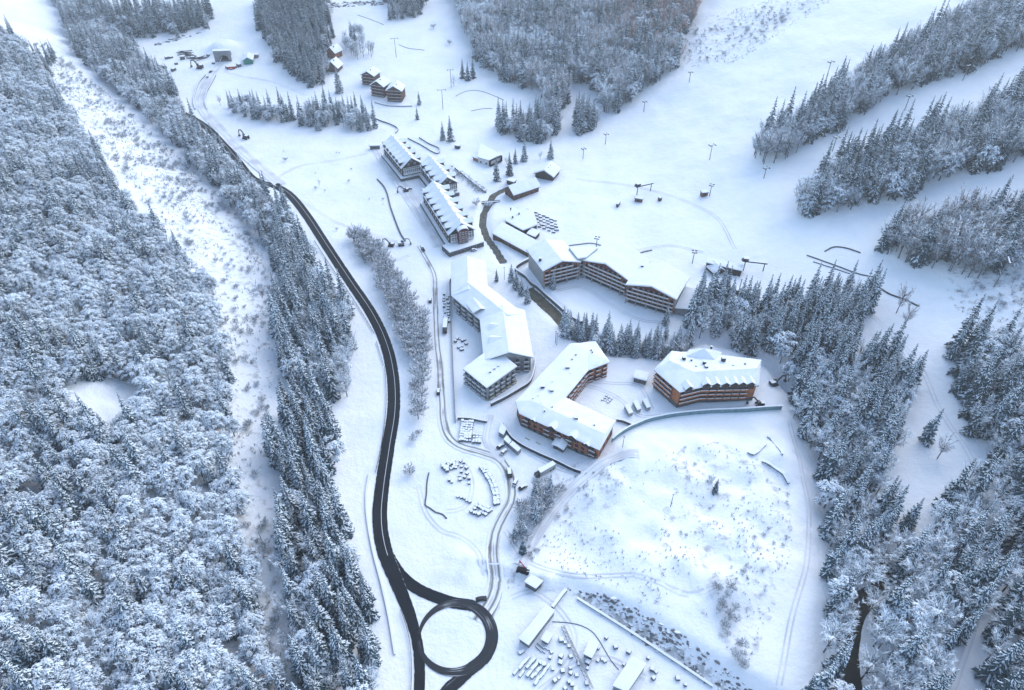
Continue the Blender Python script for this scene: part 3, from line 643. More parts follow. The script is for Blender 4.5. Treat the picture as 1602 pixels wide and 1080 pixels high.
for kind, k, _, (d, _k, var, x, y, z, sc, rz, si) in chosen:
    i = run[(kind, k)] = run.get((kind, k), -1) + 1
    plant(kind, var, (x, y, z), sc, rz, f'{WORDS[kind]}, {nearest(i)} {MARKS[k][2]}', f'{GRP[kind]} around {MARKS[k][2]}')

# single trees that stand by themselves: kind, foot pixel, variant, size, label
for kind, u, v, var, sc, lab in [
    ('spruce', 693, 219, 1, .62, 'small spruce of the pair above the long dark hotel'), ('spruce', 705, 221, 3, .85, 'taller spruce of the pair above the long dark hotel'),
    ('spruce', 531, 145, 0, .95, 'lone spruce in front of the small far chalet'), ('spruce', 656, 164, 1, .5, 'short spruce right of the three stepped chalets'),
    ('spruce', 653, 187, 4, .45, 'thin little spruce on the snow below the three chalets'), ('spruce', 724, 122, 4, .72, 'left spruce of the trio beside the lift line'),
    ('spruce', 732, 126, 5, .68, 'middle spruce of the trio beside the lift line'), ('spruce', 740, 122, 4, .75, 'right spruce of the trio beside the lift line'),
    ('spruce', 777, 283, 3, .78, 'slim spruce left of the brown barn'), ('spruce', 797, 274, 5, .72, 'slim spruce just above the brown barn'),
    ('spruce', 806, 256, 3, .52, 'small spruce right of the flat-roofed house'), ('spruce', 820, 252, 1, .72, 'pointed spruce between flat-roofed house and white chalet'),
    ('spruce', 861, 248, 0, .62, 'round spruce above the snow-covered chalet'), ('spruce', 865, 452, 1, .55, 'spruce in front of the left wing of the curved hotel'),
    ('spruce', 1041, 508, 1, .55, 'spruce at the right end of the curved hotel'), ('spruce', 800, 440, 0, .5, 'upper spruce of the cluster beside the brown river channel'),
    ('spruce', 808, 452, 2, .55, 'second spruce of the cluster beside the brown river channel'), ('spruce', 816, 462, 1, .55, 'third spruce of the cluster beside the brown river channel'),
    ('spruce', 825, 474, 0, .5, 'lowest spruce of the cluster beside the brown river channel'), ('spruce', 886, 526, 2, .75, 'big wide spruce at the end of the river wall'),
    ('spruce', 777, 440, 4, .35, 'small dark spruce behind the grey unfinished building'),
    ('spruce', 1422, 605, 1, .95, 'solitary leaning-looking spruce on the snowy forest track'), ('spruce', 1447, 690, 3, .85, 'tall spruce at the left edge of the forest track'),
    ('spruce', 1416, 826, 1, .8, 'solitary spruce in the open glade of the ravine forest'), ('spruce', 1118, 770, 4, .35, 'dark young tree on the white mound'),
    ('spruce', 806, 842, 1, .38, 'left small spruce at the end of the thicket'), ('spruce', 819, 838, 0, .42, 'right small spruce at the end of the thicket'), ('spruce', 818, 866, 5, .40, 'small dark spruce above the black van'),
    ('bare', 1402, 490, 2, 1.15, 'tall bare larch standing alone on the piste above the creek wood'), ('bare', 1466, 718, 0, 1.0, 'thin bare tree beside the forest track'), ('bare', 1412, 515, 2, 1.0, 'bare larch below the lone larch on the piste'),
    ('bare', 710, 136, 1, .8, 'bare tree behind the far lift pylon'), ('bare', 500, 290, 1, .35, 'little bare tree on the meadow right of the road'), ('bare', 345, 165, 0, .6, 'leafless tree beside the snowy tunnel road'),
    ('bare', 792, 258, 1, .5, 'bare tree behind the slim spruces by the barn'), ('bare', 845, 250, 1, .5, 'bushy bare tree left of the white chalet')]:
    plant(kind, var, at(u, v), sc * (1.35 if kind == 'spruce' else 1.1), rnd.uniform(0, 6.28), lab).scale.xy = (sc * (1.75 if kind == 'spruce' else 1.1),) * 2
for u, v, var, sc, lab in [
    (447, 252, 0, .55, 'small round bush alone on the meadow'), (575, 383, 0, 1.0, 'grey bush at the upper end of the roadside thicket'), (494, 296, 1, .4, 'tiny bush on the far meadow'), (546, 285, 1, .4, 'low bush by the long dark hotel lane'),
    (527, 360, 1, .35, 'low bush right of the upper road'), (641, 742, 0, .8, 'frosted bush beside the lower road'), (646, 690, 1, .7, 'frosted bush right of the road bend'), (655, 680, 0, .5, 'small bush left of the slushy track'),
    (852, 790, 0, 1.25, 'large round grey bush beside the snowy path'), (838, 806, 1, 1.0, 'grey bush below the large round one'), (765, 325, 1, .9, 'frosted bush on the river bank by the long hotel'), (745, 322, 0, .9, 'pale frosted bush behind the long hotel'),
    (678, 45, 0, .9, 'bare bush on the far slope, upper one'), (703, 70, 1, .9, 'bare bush on the far slope, lower one'), (1112, 752, 1, .5, 'small bush on the mound above the dark young tree')]:
    plant(None, var, at(u, v), sc, rnd.uniform(0, 6.28), lab, name='round_bush', meshes=BUSH)

def wood(name, label, cat, pts, protos):
    """the far trees past the first 300 of their kind: one object, its copies carried by geometry nodes"""
    me = bpy.data.meshes.new(name); a = np.array([q[:3] for q in pts], np.float32)
    me.vertices.add(len(a)); me.vertices.foreach_set('co', a.ravel())
    for nm, k in (('size', 3), ('turn', 4)):
        x = me.attributes.new(nm, 'FLOAT', 'POINT'); x.data.foreach_set('value', np.array([q[k] for q in pts], np.float32))
    x = me.attributes.new('variant', 'INT', 'POINT'); x.data.foreach_set('value', np.array([q[5] for q in pts], np.int32))
    for m in protos[0][0].materials: me.materials.append(m)
    o = put(name, me); o['kind'] = 'stuff'; tag(o, label, cat)
    ng = bpy.data.node_groups.new(name, 'GeometryNodeTree'); N = ng.nodes.new; L = ng.links.new
    ng.interface.new_socket('Geometry', in_out='INPUT', socket_type='NodeSocketGeometry'); ng.interface.new_socket('Geometry', in_out='OUTPUT', socket_type='NodeSocketGeometry')
    gi, go = N('NodeGroupInput'), N('NodeGroupOutput'); jn = N('GeometryNodeJoinGeometry')
    src = {}
    for ob in scene.objects:
        if ob.type == 'MESH' and ob.parent is not None: src.setdefault(ob.data.name, ob)
    for cr, tk in reversed(protos):
        jj = N('GeometryNodeJoinGeometry')
        for m in (cr, tk):
            if m.name not in src: continue
            oi = N('GeometryNodeObjectInfo'); oi.transform_space = 'ORIGINAL'; oi.inputs['Object'].default_value = src[m.name]; oi.inputs['As Instance'].default_value = False
            L(oi.outputs['Geometry'], jj.inputs[0])
        g2 = N('GeometryNodeGeometryToInstance'); L(jj.outputs[0], g2.inputs[0]); L(g2.outputs[0], jn.inputs[0])
    ip = N('GeometryNodeInstanceOnPoints'); ip.inputs['Pick Instance'].default_value = True
    def attr(nm, ty):
        n = N('GeometryNodeInputNamedAttribute'); n.data_type = ty; n.inputs['Name'].default_value = nm; return n.outputs['Attribute']
    cx = N('ShaderNodeCombineXYZ'); L(attr('turn', 'FLOAT'), cx.inputs[2])
    L(gi.outputs[0], ip.inputs['Points']); L(jn.outputs[0], ip.inputs['Instance']); L(attr('variant', 'INT'), ip.inputs['Instance Index'])
    L(cx.outputs[0], ip.inputs['Rotation']); L(attr('size', 'FLOAT'), ip.inputs['Scale']); L(ip.outputs[0], go.inputs[0])
    md = o.modifiers.new('copies', 'NODES'); md.node_group = ng
    return o
for kind, nm, lab, protos in (('spruce', 'spruce_forest', 'far mass of snowy spruces on the valley sides', SPRUCE), ('broad', 'broadleaf_forest', 'far mass of snow-covered broadleaf trees on the slopes', BROAD), ('bare', 'bare_forest', 'far mass of leafless grey and brown trees on the ridges', BARE)):
    for i, pr in enumerate(protos):      # every variant must stand somewhere as a single tree
        if not any(o.data is pr[0] for o in scene.objects):
            k = next((q for q in rest[kind] if q[5] == i), None)
            if k is not None:
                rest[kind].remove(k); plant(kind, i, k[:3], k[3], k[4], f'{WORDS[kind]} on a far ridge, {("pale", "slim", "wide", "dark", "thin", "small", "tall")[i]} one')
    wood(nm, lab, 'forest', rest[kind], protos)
shr = []
for poly, gap, dens, ks in ((ROUGH_POLYS[0], 4.2, .34, (.25, .6)), (ROUGH_POLYS[1], 5.0, .10, (.12, .28)), ([(690, 258), (712, 262), (745, 288), (762, 300), (755, 306), (735, 292), (705, 268)], 2.6, .6, (.3, .5)), ([(795, 880), (850, 790), (900, 745), (960, 725), (930, 770), (870, 830), (830, 880)], 4.0, .25, (.15, .35)), ([(560, 400), (600, 470), (640, 560), (650, 690), (660, 690), (668, 560), (650, 470), (590, 390)], 4, .25, (.2, .45)), ([(1480, 390), (1602, 380), (1660, 520), (1560, 540), (1480, 470)], 5, .4, (.25, .6)), ([(1060, 60), (1300, -30), (1350, -30), (1150, 90), (1050, 110)], 5.5, .35, (.3, .6)), ([(430, 230), (560, 240), (620, 300), (600, 340), (520, 330)], 12, .35, (.15, .3)), ([(890, 515), (960, 540), (1060, 540), (1060, 552), (960, 552), (890, 530)], 3.0, .8, (.4, .7))):
    x, y, _ = ground([p[0] for p in poly], np.maximum([p[1] for p in poly], -30)); X, Y = np.meshgrid(np.arange(min(x), max(x), gap), np.arange(min(y), max(y), gap), indexing='ij')
    X = (X + nrs.uniform(-.5, .5, X.shape) * gap).ravel(); Y = (Y + nrs.uniform(-.5, .5, Y.shape) * gap).ravel(); Z = height(X, Y); u, v, t = to_pix(X, Y, Z)
    ok = pip(u, v, poly) & (nrs.rand(len(X)) < dens + 1.1 * fbm(X / 15, Y / 15, 3)) & (np.abs(sdist(X, Y, ROAD_W[3])) > 5)
    for q in zip(X[ok], Y[ok], Z[ok]): shr.append((*q, nrs.uniform(*ks), nrs.uniform(0, 6.28), int(nrs.randint(2))))
wood('shrub_thickets', 'low frosted shrubs scattered over strip, banks and mound', 'shrubs', shr, BUSH)
print('TREES', len(shr), count, {k: len(v) for k, v in rest.items()})

# scrub and dead grass poking through the snow
def scrub(name, label, polys_px, gap, hgt, dens, seed, cl=0.0):
    rs = np.random.RandomState(seed); V, Q, MI = [], [], []
    for poly in polys_px:
        pu = [p[0] for p in poly]; pv = [p[1] for p in poly]; x, y, _ = ground(pu, np.maximum(pv, -30))
        X, Y = np.meshgrid(np.arange(min(x), max(x), gap), np.arange(min(y), max(y), gap), indexing='ij')
        X = (X + rs.uniform(-.5, .5, X.shape) * gap).ravel(); Y = (Y + rs.uniform(-.5, .5, Y.shape) * gap).ravel(); Z = hq(X, Y); u, v, t = to_pix(X, Y, Z)
        ok = pip(u, v, poly) & (rs.rand(len(X)) < dens + cl * fbm(X / 14, Y / 14, 3))
        for a, b, c in zip(X[ok], Y[ok], height(X[ok], Y[ok])):
            s = float(np.exp(rs.normal(-.25, .5))) * hgt
            for k in range(7):
                an = rs.uniform(0, 6.28); el = rs.uniform(.35, 1.3); l = s * rs.uniform(.5, 1.1); w = rs.uniform(.09, .19)
                bx, by = a + rs.uniform(-.35, .35) * s, b + rs.uniform(-.35, .35) * s
                dx, dy, dz = math.cos(an) * math.cos(el) * l, math.sin(an) * math.cos(el) * l, math.sin(el) * l
                sx, sy = -math.sin(an) * w, math.cos(an) * w; n = len(V)
                V += [(bx - sx, by - sy, c - .1), (bx + sx, by + sy, c - .1), (bx + dx + sx * .4, by + dy + sy * .4, c + dz), (bx + dx - sx * .4, by + dy - sy * .4, c + dz)]
                Q.append((n, n + 1, n + 2, n + 3)); MI.append(0 if rs.rand() < .5 else 1)
    me = np_mesh(name, np.array(V), np.array(Q), ['scrub_twig', 'tree_frost'], MI)
    o = put(name, me); o['kind'] = 'stuff'; return tag(o, label, 'scrub')
scrub('scrub_strip', 'frosted scrub on the cleared strip beside the left forest', [ROUGH_POLYS[0]], 2.6, 1.9, .42, 41, 1.1)
scrub('scrub_mound', 'dead tufts poking through the snow of the white mound', [ROUGH_POLYS[1], ROUGH_POLYS[4], [(850, 880), (900, 800), (1000, 740), (1060, 700), (1050, 860), (1120, 960), (1080, 1000), (960, 920)]], 2.0, .7, .22, 42, 1.1)
scrub('scrub_slope', 'thin scrub on the far slopes beside the pistes', [ROUGH_POLYS[2], ROUGH_POLYS[3]], 3.6, 1.6, .35, 43, 1.0)

# ------------------------------------------------------------------ building kit
def V2(p): return Vector((p[0], p[1]))
def slab(mb, quads, lo, hi, mi=0):
    """closed plates over roof quads (3-D corner points), from lo to hi metres above them"""
    for q in quads:
        n = len(q); vs = [(p[0], p[1], p[2] + lo) for p in q] + [(p[0], p[1], p[2] + hi) for p in q]
        mb.add(vs, [tuple(range(n - 1, -1, -1)), tuple(range(n, 2 * n))] + [(i, (i + 1) % n, n + (i + 1) % n, n + i) for i in range(n)], mi)
def snow_plate(mb, quads, lo, thick, nu=14, nv=8, lump=0.2, mi=0):
    """uneven snow lying on roof quads; four corners each, the first edge being the eave"""
    for q in quads:
        a, b, c, d = [Vector(p) for p in (q if len(q) == 4 else (q[0], q[1], q[2], q[2]))]
        g = []
        for j in range(nv + 1):
            for i in range(nu + 1):
                s, t = i / nu, j / nv; p = a.lerp(b, s).lerp(d.lerp(c, s), t)
                e = float(fbm(np.array(p.x / 4.0 + 3), np.array(p.y / 4.0), 3)) * lump * 2
                rim = 0.22 * thick if j == 0 else 0.0
                g.append((p.x, p.y, p.z + lo + thick + e - rim))
        n0 = len(g); W = nu + 1
        mb.add(g, [(j * W + i, j * W + i + 1, (j + 1) * W + i + 1, (j + 1) * W + i) for j in range(nv) for i in range(nu)], mi); g = list(g); fs = []
        _ = [(j * W + i, j * W + i + 1, (j + 1) * W + i + 1, (j + 1) * W + i) for j in range(nv) for i in range(nu)]
        rim = [i for i in range(W)] + [j * W + nu for j in range(1, nv + 1)] + [nv * W + i for i in range(nu - 1, -1, -1)] + [j * W for j in range(nv - 1, 0, -1)]
        for k in rim:
            j, i = divmod(k, W); p = a.lerp(b, i / nu).lerp(d.lerp(c, i / nu), j / nv); g.append((p.x, p.y, p.z + lo))
        m = len(rim); mb.add([g[k] for k in rim] + g[n0:], [(m + k, m + (k + 1) % m, (k + 1) % m, k) for k in range(m)], mi)
def roof_of(parent, quads, material='metal_dark', thick=0.32, snow=0.7, lump=0.22):
    r = MB(); slab(r, quads, -thick, 0.0); ro = r.build('roof', material, parent)
    s = MB(); snow_plate(s, quads, 0.01, snow, lump=lump); so = s.build('snow_cover', 'roof_snow', ro, smooth=True)
    return ro
def gable(parent, A, B, w, he, hr, wall, gmat=None, over=1.0, base=-4.0, snow=0.7, rmat='metal_dark', ends=(1.0, 1.0), w2=None):
    """a straight block with a saddle roof; A, B local plan ends of the ridge, w (and w2) full width or the two half widths"""
    A, B = V2(A), V2(B); d = (B - A).normalized(); n = Vector((-d.y, d.x)); wl = w / 2; wr = (w2 if w2 else w) / 2
    C = [A + n * wl, A - n * wr, B - n * wr, B + n * wl]                       # left-back, right-back, right-front, left-front
    m = MB(); m.prism([tuple(c) for c in C], base, he); m.build('wall', wall, parent)
    g = MB()
    for P, k in ((A, (0, 1)), (B, (2, 3))):
        s = d * (0.25 if P is A else -0.25)
        p, q = C[k[0]], C[k[1]]
        vs = [(p.x, p.y, he), (q.x, q.y, he), (P.x, P.y, hr - .1)]; vs += [(x + s.x, y + s.y, z) for x, y, z in vs]
        g.add(vs, [(0, 1, 2), (5, 4, 3), (0, 3, 4, 1), (1, 4, 5, 2), (2, 5, 3, 0)])
    g.build('gable_wall', gmat or wall, parent)
    k = (hr - he) / wl; k2 = (hr - he) / wr; A2 = A - d * over * ends[0]; B2 = B + d * over * ends[1]
    el, er = A2 + n * (wl + over), A2 - n * (wr + over); fl, fr = B2 + n * (wl + over), B2 - n * (wr + over)
    zl, zr = he - k * over, he - k2 * over
    ql = [(el.x, el.y, zl), (fl.x, fl.y, zl), (B2.x, B2.y, hr), (A2.x, A2.y, hr)]
    qr = [(fr.x, fr.y, zr), (er.x, er.y, zr), (A2.x, A2.y, hr), (B2.x, B2.y, hr)]
    ro = roof_of(parent, [ql[::-1][2:] + ql[::-1][:2], qr[::-1][2:] + qr[::-1][:2]], rmat, snow=snow)
    return C, d, n, ro
def window_mesh(frame):
    m = MB(); m.box((0, -0.03, 0), (0.94, 0.06, 0.94), mi=0)
    for c, s in (((0, -.06, .47), (1.0, .12, .07)), ((0, -.06, -.47), (1.06, .18, .07)), ((-.47, -.06, 0), (.07, .12, .94)), ((.47, -.06, 0), (.07, .12, .94)), ((0, -.07, 0), (.05, .06, .9))):
        m.box(c, s, mi=1)
    return m.mesh('window', ['glass', frame])
WIN = {k: window_mesh(v) for k, v in (('white', 'white_paint'), ('dark', 'dark_timber'), ('grey', 'concrete'))}
def balcony_mesh(rail, slabm, open_rail=False, rh=1.0):
    m = MB(); m.box((0, -.75, -.1), (1.0, 1.5, .2), mi=0)
    m.box((0, -1.46, .5), (1.0, .08, rh if not open_rail else .16), mi=1)
    if open_rail: m.box((0, -1.46, .95), (1.0, .10, .14), mi=1)
    m.box((-.49, -.75, .5), (.02, 1.4, 1.0), mi=1); m.box((.49, -.75, .5), (.02, 1.4, 1.0), mi=1)
    m.box((0, -1.46, .59 + rh / 2), (1.0, .24, .16), mi=2); m.box((0, -.74, .06), (.95, 1.3, .10), mi=2)
    return m.mesh('balcony', [slabm, rail, 'cap_snow'])
BAL = {'pale': balcony_mesh('rail_pale', 'brown_timber', rh=.42), 'orange': balcony_mesh('orange_timber', 'dark_timber'), 'brown': balcony_mesh('brown_timber', 'dark_timber'), 'grey': balcony_mesh('pale_concrete', 'concrete'), 'white': balcony_mesh('white_paint', 'pale_concrete', True)}
def facade(parent, p, q, z0, floors, fh, bays, win='dark', size=(1.4, 1.5), bal=None, bw=0.86, top=None, skip=None, inset=0.06, bal_from=0, wide=None):
    """rows of windows (and balconies) on the wall from p to q, outside on the right hand"""
    p, q = V2(p), V2(q); L = (q - p).length; d = (q - p) / L; o = Vector((d.y, -d.x)); rz = math.atan2(d.y, d.x); bay = L / bays
    for f in range(floors):
        for b in range(bays):
            if skip and skip(f, b): continue
            s = (b + .5) / bays; z = z0 + f * fh + fh * .5; c = p + d * (L * s) + o * inset
            if top is not None and z + size[1] * .5 > top(s): continue
            put('window', WIN[win], parent, (c.x, c.y, z), rz, (wide * bay if wide else size[0], 1, size[1]))
            if bal and f >= bal_from: put('balcony', BAL[bal], parent, (c.x, c.y, z0 + f * fh + .12), rz, (bay * bw, 1, 1))
def local(o, u, v, h):
    """plan point, local to thing o, of the pixel's line of sight at h metres above o's base"""
    p = lift(u, v, o.location.z + h); return Vector((p.x - o.location.x, p.y - o.location.y))
def chimney(parent, c, s=(1.2, 1.2, 2.4), material='dark_timber'):
    m = MB(); m.box((0, 0, s[2] / 2 - .8), s, mi=0); m.box((0, 0, s[2] - .7), (s[0] * 1.2, s[1] * 1.2, .22), mi=1)
    return m.build('chimney', [material, 'cap_snow'], parent, c)
def dormer_mesh(w=4.6, wallm='dark_timber', out=0.5):
    m = MB(); h0, h1 = 3.0, 4.9; b = 7.0
    m.add([(-w/2 + .3, -out, -1.0), (w/2 - .3, -out, -1.0), (w/2 - .3, -out, h0), (0, -out, h1), (-w/2 + .3, -out, h0), (-w/2 + .3, b, -1.0), (w/2 - .3, b, -1.0), (w/2 - .3, b, h0), (0, b, h1), (-w/2 + .3, b, h0)],
          [(0, 1, 2, 3, 4), (1, 6, 7, 2), (5, 0, 4, 9)], 0)
    qs = [[(-w/2 - .1, -out - .7, h0 - .2), (-w/2 - .1, b, h0 - .2), (0, b, h1), (0, -out - .7, h1)], [(w/2 + .1, b, h0 - .2), (w/2 + .1, -out - .7, h0 - .2), (0, -out - .7, h1), (0, b, h1)]]
    slab(m, qs, .02, .24, 1); slab(m, qs, .25, .68, 2)
    m.box((0, -out - .03, .9), (1.5, .1, 1.6), mi=3)
    return m.mesh('dormer', [wallm, 'dark_timber', 'cap_snow', 'glass'])
DORMER = dormer_mesh(4.1, 'dark_timber', 1.0)

# ------------------------------------------------------------------ long dark timber hotel in three stepped blocks
H1 = thing('timber_hotel', 'long dark timber hotel in three stepped blocks with many dormers', 'building', at(668, 318))
def hotel_block(ra, rb, w, he, hr, ndl, ndr, front):
    A, B = local(H1, *ra, hr), local(H1, *rb, hr); C, d, n, ro = gable(H1, A, B, w, he, hr, 'dark_timber', 'dark_timber', over=.9, snow=.8)
    # left side of the direction A -> B is +n (right of the picture); dormers stand on both eaves
    for side, num in ((1, ndl), (-1, ndr)):
        e = n * side; rz = math.atan2(e.y, e.x) + math.pi / 2
        for i in range(num):
            c = A.lerp(B, (i + .55) / (num + .1)) + e * (w / 2 - .3); put('dormer', DORMER, H1, (c.x, c.y, he), rz)
    p, q = C[0], C[3]; facade(H1, C[1] if False else C[0], C[3], 0, 3, 3.4, 2 * max(ndl, 3)) if False else None
    L = (B - A).length; nb = int(L / 4.6)
    facade(H1, C[1], C[2], .8, 3, 3.3, nb, 'white', (1.5, 1.7))            # side facing left-down in the picture
    facade(H1, C[3], C[0], .8, 3, 3.3, nb, 'white', (1.5, 1.7))
    # plaster and dark framing on the gable end towards the valley
    if front:
        pl = MB(); f0, f1 = C[2], C[3]; o = d * .12; zt = he - .6
        c = (f0 + f1) / 2 + o; rz = math.atan2((f1 - f0).y, (f1 - f0).x)
        pl.box((c.x, c.y, 6.9), (w * .94, .2, zt - 4.6), rz); panel = pl.build('framed_wall', 'plaster', H1)
        fr = MB()
        for i in range(10):
            k = f0.lerp(f1, .04 + .92 * i / 9) + d * .26; fr.box((k.x, k.y, 6.9), (.28, .12, zt - 4.6), rz)
        for z in (4.7, 6.8, 8.8): k = c + d * .16; fr.box((k.x, k.y, z), (w * .94, .14, .28), rz)
        fr.build('timber_framing', 'dark_timber', panel)
        for i, z in ((.35, he + 1.6), (.5, he + 3.9), (.65, he + 1.6)):
            k = f0.lerp(f1, i) + d * .1; put('window', WIN['white'], H1, (k.x, k.y, z), rz, (1.5, 1, 1.5))
        put('balcony', BAL['white'], H1, (c.x, c.y, 4.4), rz, (w * .92, 1, 1))
    # stone plinth with a snowy top running round the block
    st = MB(); g = [C[1] - n * 2.6 - d * .5, C[2] - n * 2.6 + d * 3.0, C[3] + n * .4 + d * 3.0, C[0] + n * .4 - d * .5]
    st.prism([tuple(x) for x in g], -5, 2.5, 0); st.prism([tuple(V2(sum((x for x in g), Vector((0, 0))) / 4).lerp(x, .985)) for x in g], 2.51, 2.95, 1)
    st.build('plinth', ['dark_stone', 'cap_snow'], H1)
    for i in range(7):
        k = A.lerp(B, (i + .5) / 7) + n * .6; chimney(ro, (k.x, k.y, hr + .1), (.7, .7, 1.5))
    return A, B, C, d, n
hotel_block((613, 213), (643, 247), 16.5, 10.5, 17.0, 4, 6, True)
hotel_block((672, 245), (699, 277), 15.5, 10.0, 16.0, 3, 4, True)
A, B, C, d, n = hotel_block((678, 285), (721, 349), 17.5, 11.0, 17.5, 6, 7, True)
bay = MB(); k = B + d * 1.8; rz = math.atan2(d.y, d.x) + math.pi / 2
bay.box((k.x, k.y, 6.5), (6.4, 4.6, 15.0), rz, 0); bt = bay.build('red_bay', 'maroon', H1)
arch = MB()
for i in range(8):
    a0, a1 = math.pi * i / 8, math.pi * (i + 1) / 8
    e = Vector((math.cos(rz), math.sin(rz)))
    qs = []
    for off in (-3.0, 3.4):
        for a in ((a0, a1) if off < 0 else (a1, a0)):
            pnt = k + e * (-3.6 * math.cos(a)) + d * off; qs.append((pnt.x, pnt.y, 13.9 + 2.0 * math.sin(a)))
    slab(arch, [qs], 0, .55)
arch.build('bay_roof', 'cap_snow', bt)
e = Vector((math.cos(rz), math.sin(rz))); fp = k - e * 3.2 + d * 2.3; fq = k + e * 3.2 + d * 2.3
facade(bt, fp, fq, .6, 4, 3.2, 3, 'white', (1.3, 2.0))
ter = MB(); tp = [local(H1, *x, 3.2) for x in ((691, 385), (703, 396), (757, 379), (744, 366))]
ter.prism([tuple(x) for x in tp], -4, 3.2, 0); cc = sum(tp, Vector((0, 0))) / 4; ter.prism([tuple(cc.lerp(x, .98)) for x in tp], 3.21, 3.7, 1)
tt = ter.build('terrace', ['dark_stone', 'cap_snow'], H1)
facade(tt, tp[1], tp[2], .2, 1, 3.0, 9, 'grey', (2.4, 1.6))

# ------------------------------------------------------------------ curved balcony hotel of three gabled wings
H2 = thing('balcony_hotel', 'large pale balcony hotel of three gabled wings round a snowy court', 'building', at(945, 450))
def wing(pl, pr, depth, he, hr, bays, floors=4):
    p, q = local(H2, *pl, 0), local(H2, *pr, 0); f = (q - p).normalized(); o = Vector((f.y, -f.x)); w = (q - p).length
    mid = (p + q) / 2; C, d, n, ro = gable(H2, mid - o * depth, mid, w, he, hr, 'pale_concrete', 'maroon', over=1.3, snow=.9, rmat='dark_timber')
    top = lambda s: he + (hr - he) * (1 - abs(2 * s - 1)) - .5
    facade(H2, p, q, 3.2, floors, 2.75, bays, 'dark', (1.6, 1.9), bal='pale', bw=.94, top=top, wide=.55)
    pan = MB(); rz = math.atan2(f.y, f.x)
    for i in range(bays + 1):
        c = p.lerp(q, i / bays) + o * .75; pan.box((c.x, c.y, 1.4 + .5 * he), (.18, 1.3, he - 3.0), rz)
    pan.build('party_fin', 'brick_brown', H2)
    red = MB(); c = mid + o * .04; red.box((c.x, c.y, 3.0 + .5 * (he - 3.4)), (w * .96, .06, he - 3.4), rz); red.build('facade_panel', 'brick_brown', H2)
    col = MB()
    for i in range(0, bays + 1, 2): c = p.lerp(q, i / bays) + o * 1.2; col.box((c.x, c.y, 1.3), (.5, .5, 3.8), rz)
    col.build('column', 'pale_concrete', H2)
    gl = MB(); c = mid + o * .06; gl.box((c.x, c.y, 1.5), (w * .9, .06, 2.4), rz); gl.build('shop_glazing', 'glass', H2)
    return p, q, f, o, ro
p1, q1, f1, o1, r1 = wing((850, 449), (903, 436), 24, 13.2, 17.0, 6)
p2, q2, f2, o2, r2 = wing((913, 434), (978, 463), 24, 13.2, 17.5, 9)
p3, q3, f3, o3, r3 = wing((979, 472), (1051, 494), 24, 13.2, 17.0, 9)
core = MB(); g = [q1 - f1 * .5, p2 + f2 * .5 + o2 * -.6, p2 - o2 * 14, q1 - o1 * 14]
core.prism([tuple(x) for x in g], -4, 15.0); core.build('stair_core', 'pale_concrete', H2)
cs = MB(); cc = sum(g, Vector((0, 0))) / 4; cs.prism([tuple(cc.lerp(x, .99)) for x in g], 15.02, 15.9); cs.build('core_snow', 'cap_snow', H2)
facade(H2, q1 + f1 * .2 + o1 * .0, p2 - f2 * .2 + o2 * .0, 1.5, 4, 3.0, 1, 'dark', (1.5, 1.8), inset=.5)
core = MB(); g = [q2 - f2 * .5 - o2 * 1, p3 + f3 * .6 - o3 * 1, p3 - o3 * 15 + f3 * 3, q2 - o2 * 15]
core.prism([tuple(x) for x in g], -4, 12.0); core.build('link_block', 'concrete', H2)
cs = MB(); cc = sum(g, Vector((0, 0))) / 4; cs.prism([tuple(cc.lerp(x, .99)) for x in g], 12.02, 12.9); cs.build('link_snow', 'cap_snow', H2)
low = MB(); g = [q3 + f3 * .4 - o3 * 2, q3 + f3 * 9 - o3 * 3, q3 + f3 * 9 - o3 * 20, q3 + f3 * .4 - o3 * 20]
low.prism([tuple(x) for x in g], -4, [4, 6, 9, 8]); low.build('side_porch', 'concrete', H2)
lr = [(g[0].x, g[0].y, 4.2), (g[1].x + f3.x, g[1].y + f3.y, 6.2), (g[2].x + f3.x, g[2].y + f3.y, 9.2), (g[3].x, g[3].y, 8.2)]
roof_of(H2, [lr], 'dark_timber', snow=.5)
ch = local(H2, 845, 405, 16); chimney(r1, (ch.x, ch.y, 14.5), (1.6, 1.6, 3.0))
ch = local(H2, 1005, 414, 16); chimney(r2, (ch.x, ch.y, 14.0), (1.4, 1.4, 2.4))

# ------------------------------------------------------------------ grey unfinished apartment building
H3 = thing('unfinished_building', 'grey unfinished apartment building with a bent snowy roof', 'building', at(765, 560))
def c_block(a, b, w, w2, he, hr, ends=(1, 1)): return gable(H3, local(H3, *a, hr), local(H3, *b, hr), w, he, hr, 'concrete', 'pale_concrete', over=1.1, snow=.85, w2=w2, ends=ends)
C1 = c_block((731, 404), (733, 447), 21, 19, 10.5, 14.5, (1, 4))
C2 = c_block((735, 446), (786, 487), 21, 21, 10.5, 15.0, (3, 5))
C3 = c_block((787, 486), (796, 550), 24, 25, 10.5, 15.0, (4, 1))
facade(H3, C2[0][1], C2[0][2], .4, 3, 3.2, 5, 'grey', (2.4, 2.2), bal='grey', bw=.6)
facade(H3, C1[0][1], C1[0][2], .4, 3, 3.2, 5, 'grey', (1.6, 1.6))
facade(H3, C3[0][2], C3[0][3], .4, 3, 3.2, 5, 'grey', (1.7, 1.8), bal='grey', bw=.6)
facade(H3, C3[0][3], C3[0][0], .4, 3, 3.2, 7, 'grey', (1.5, 1.6))
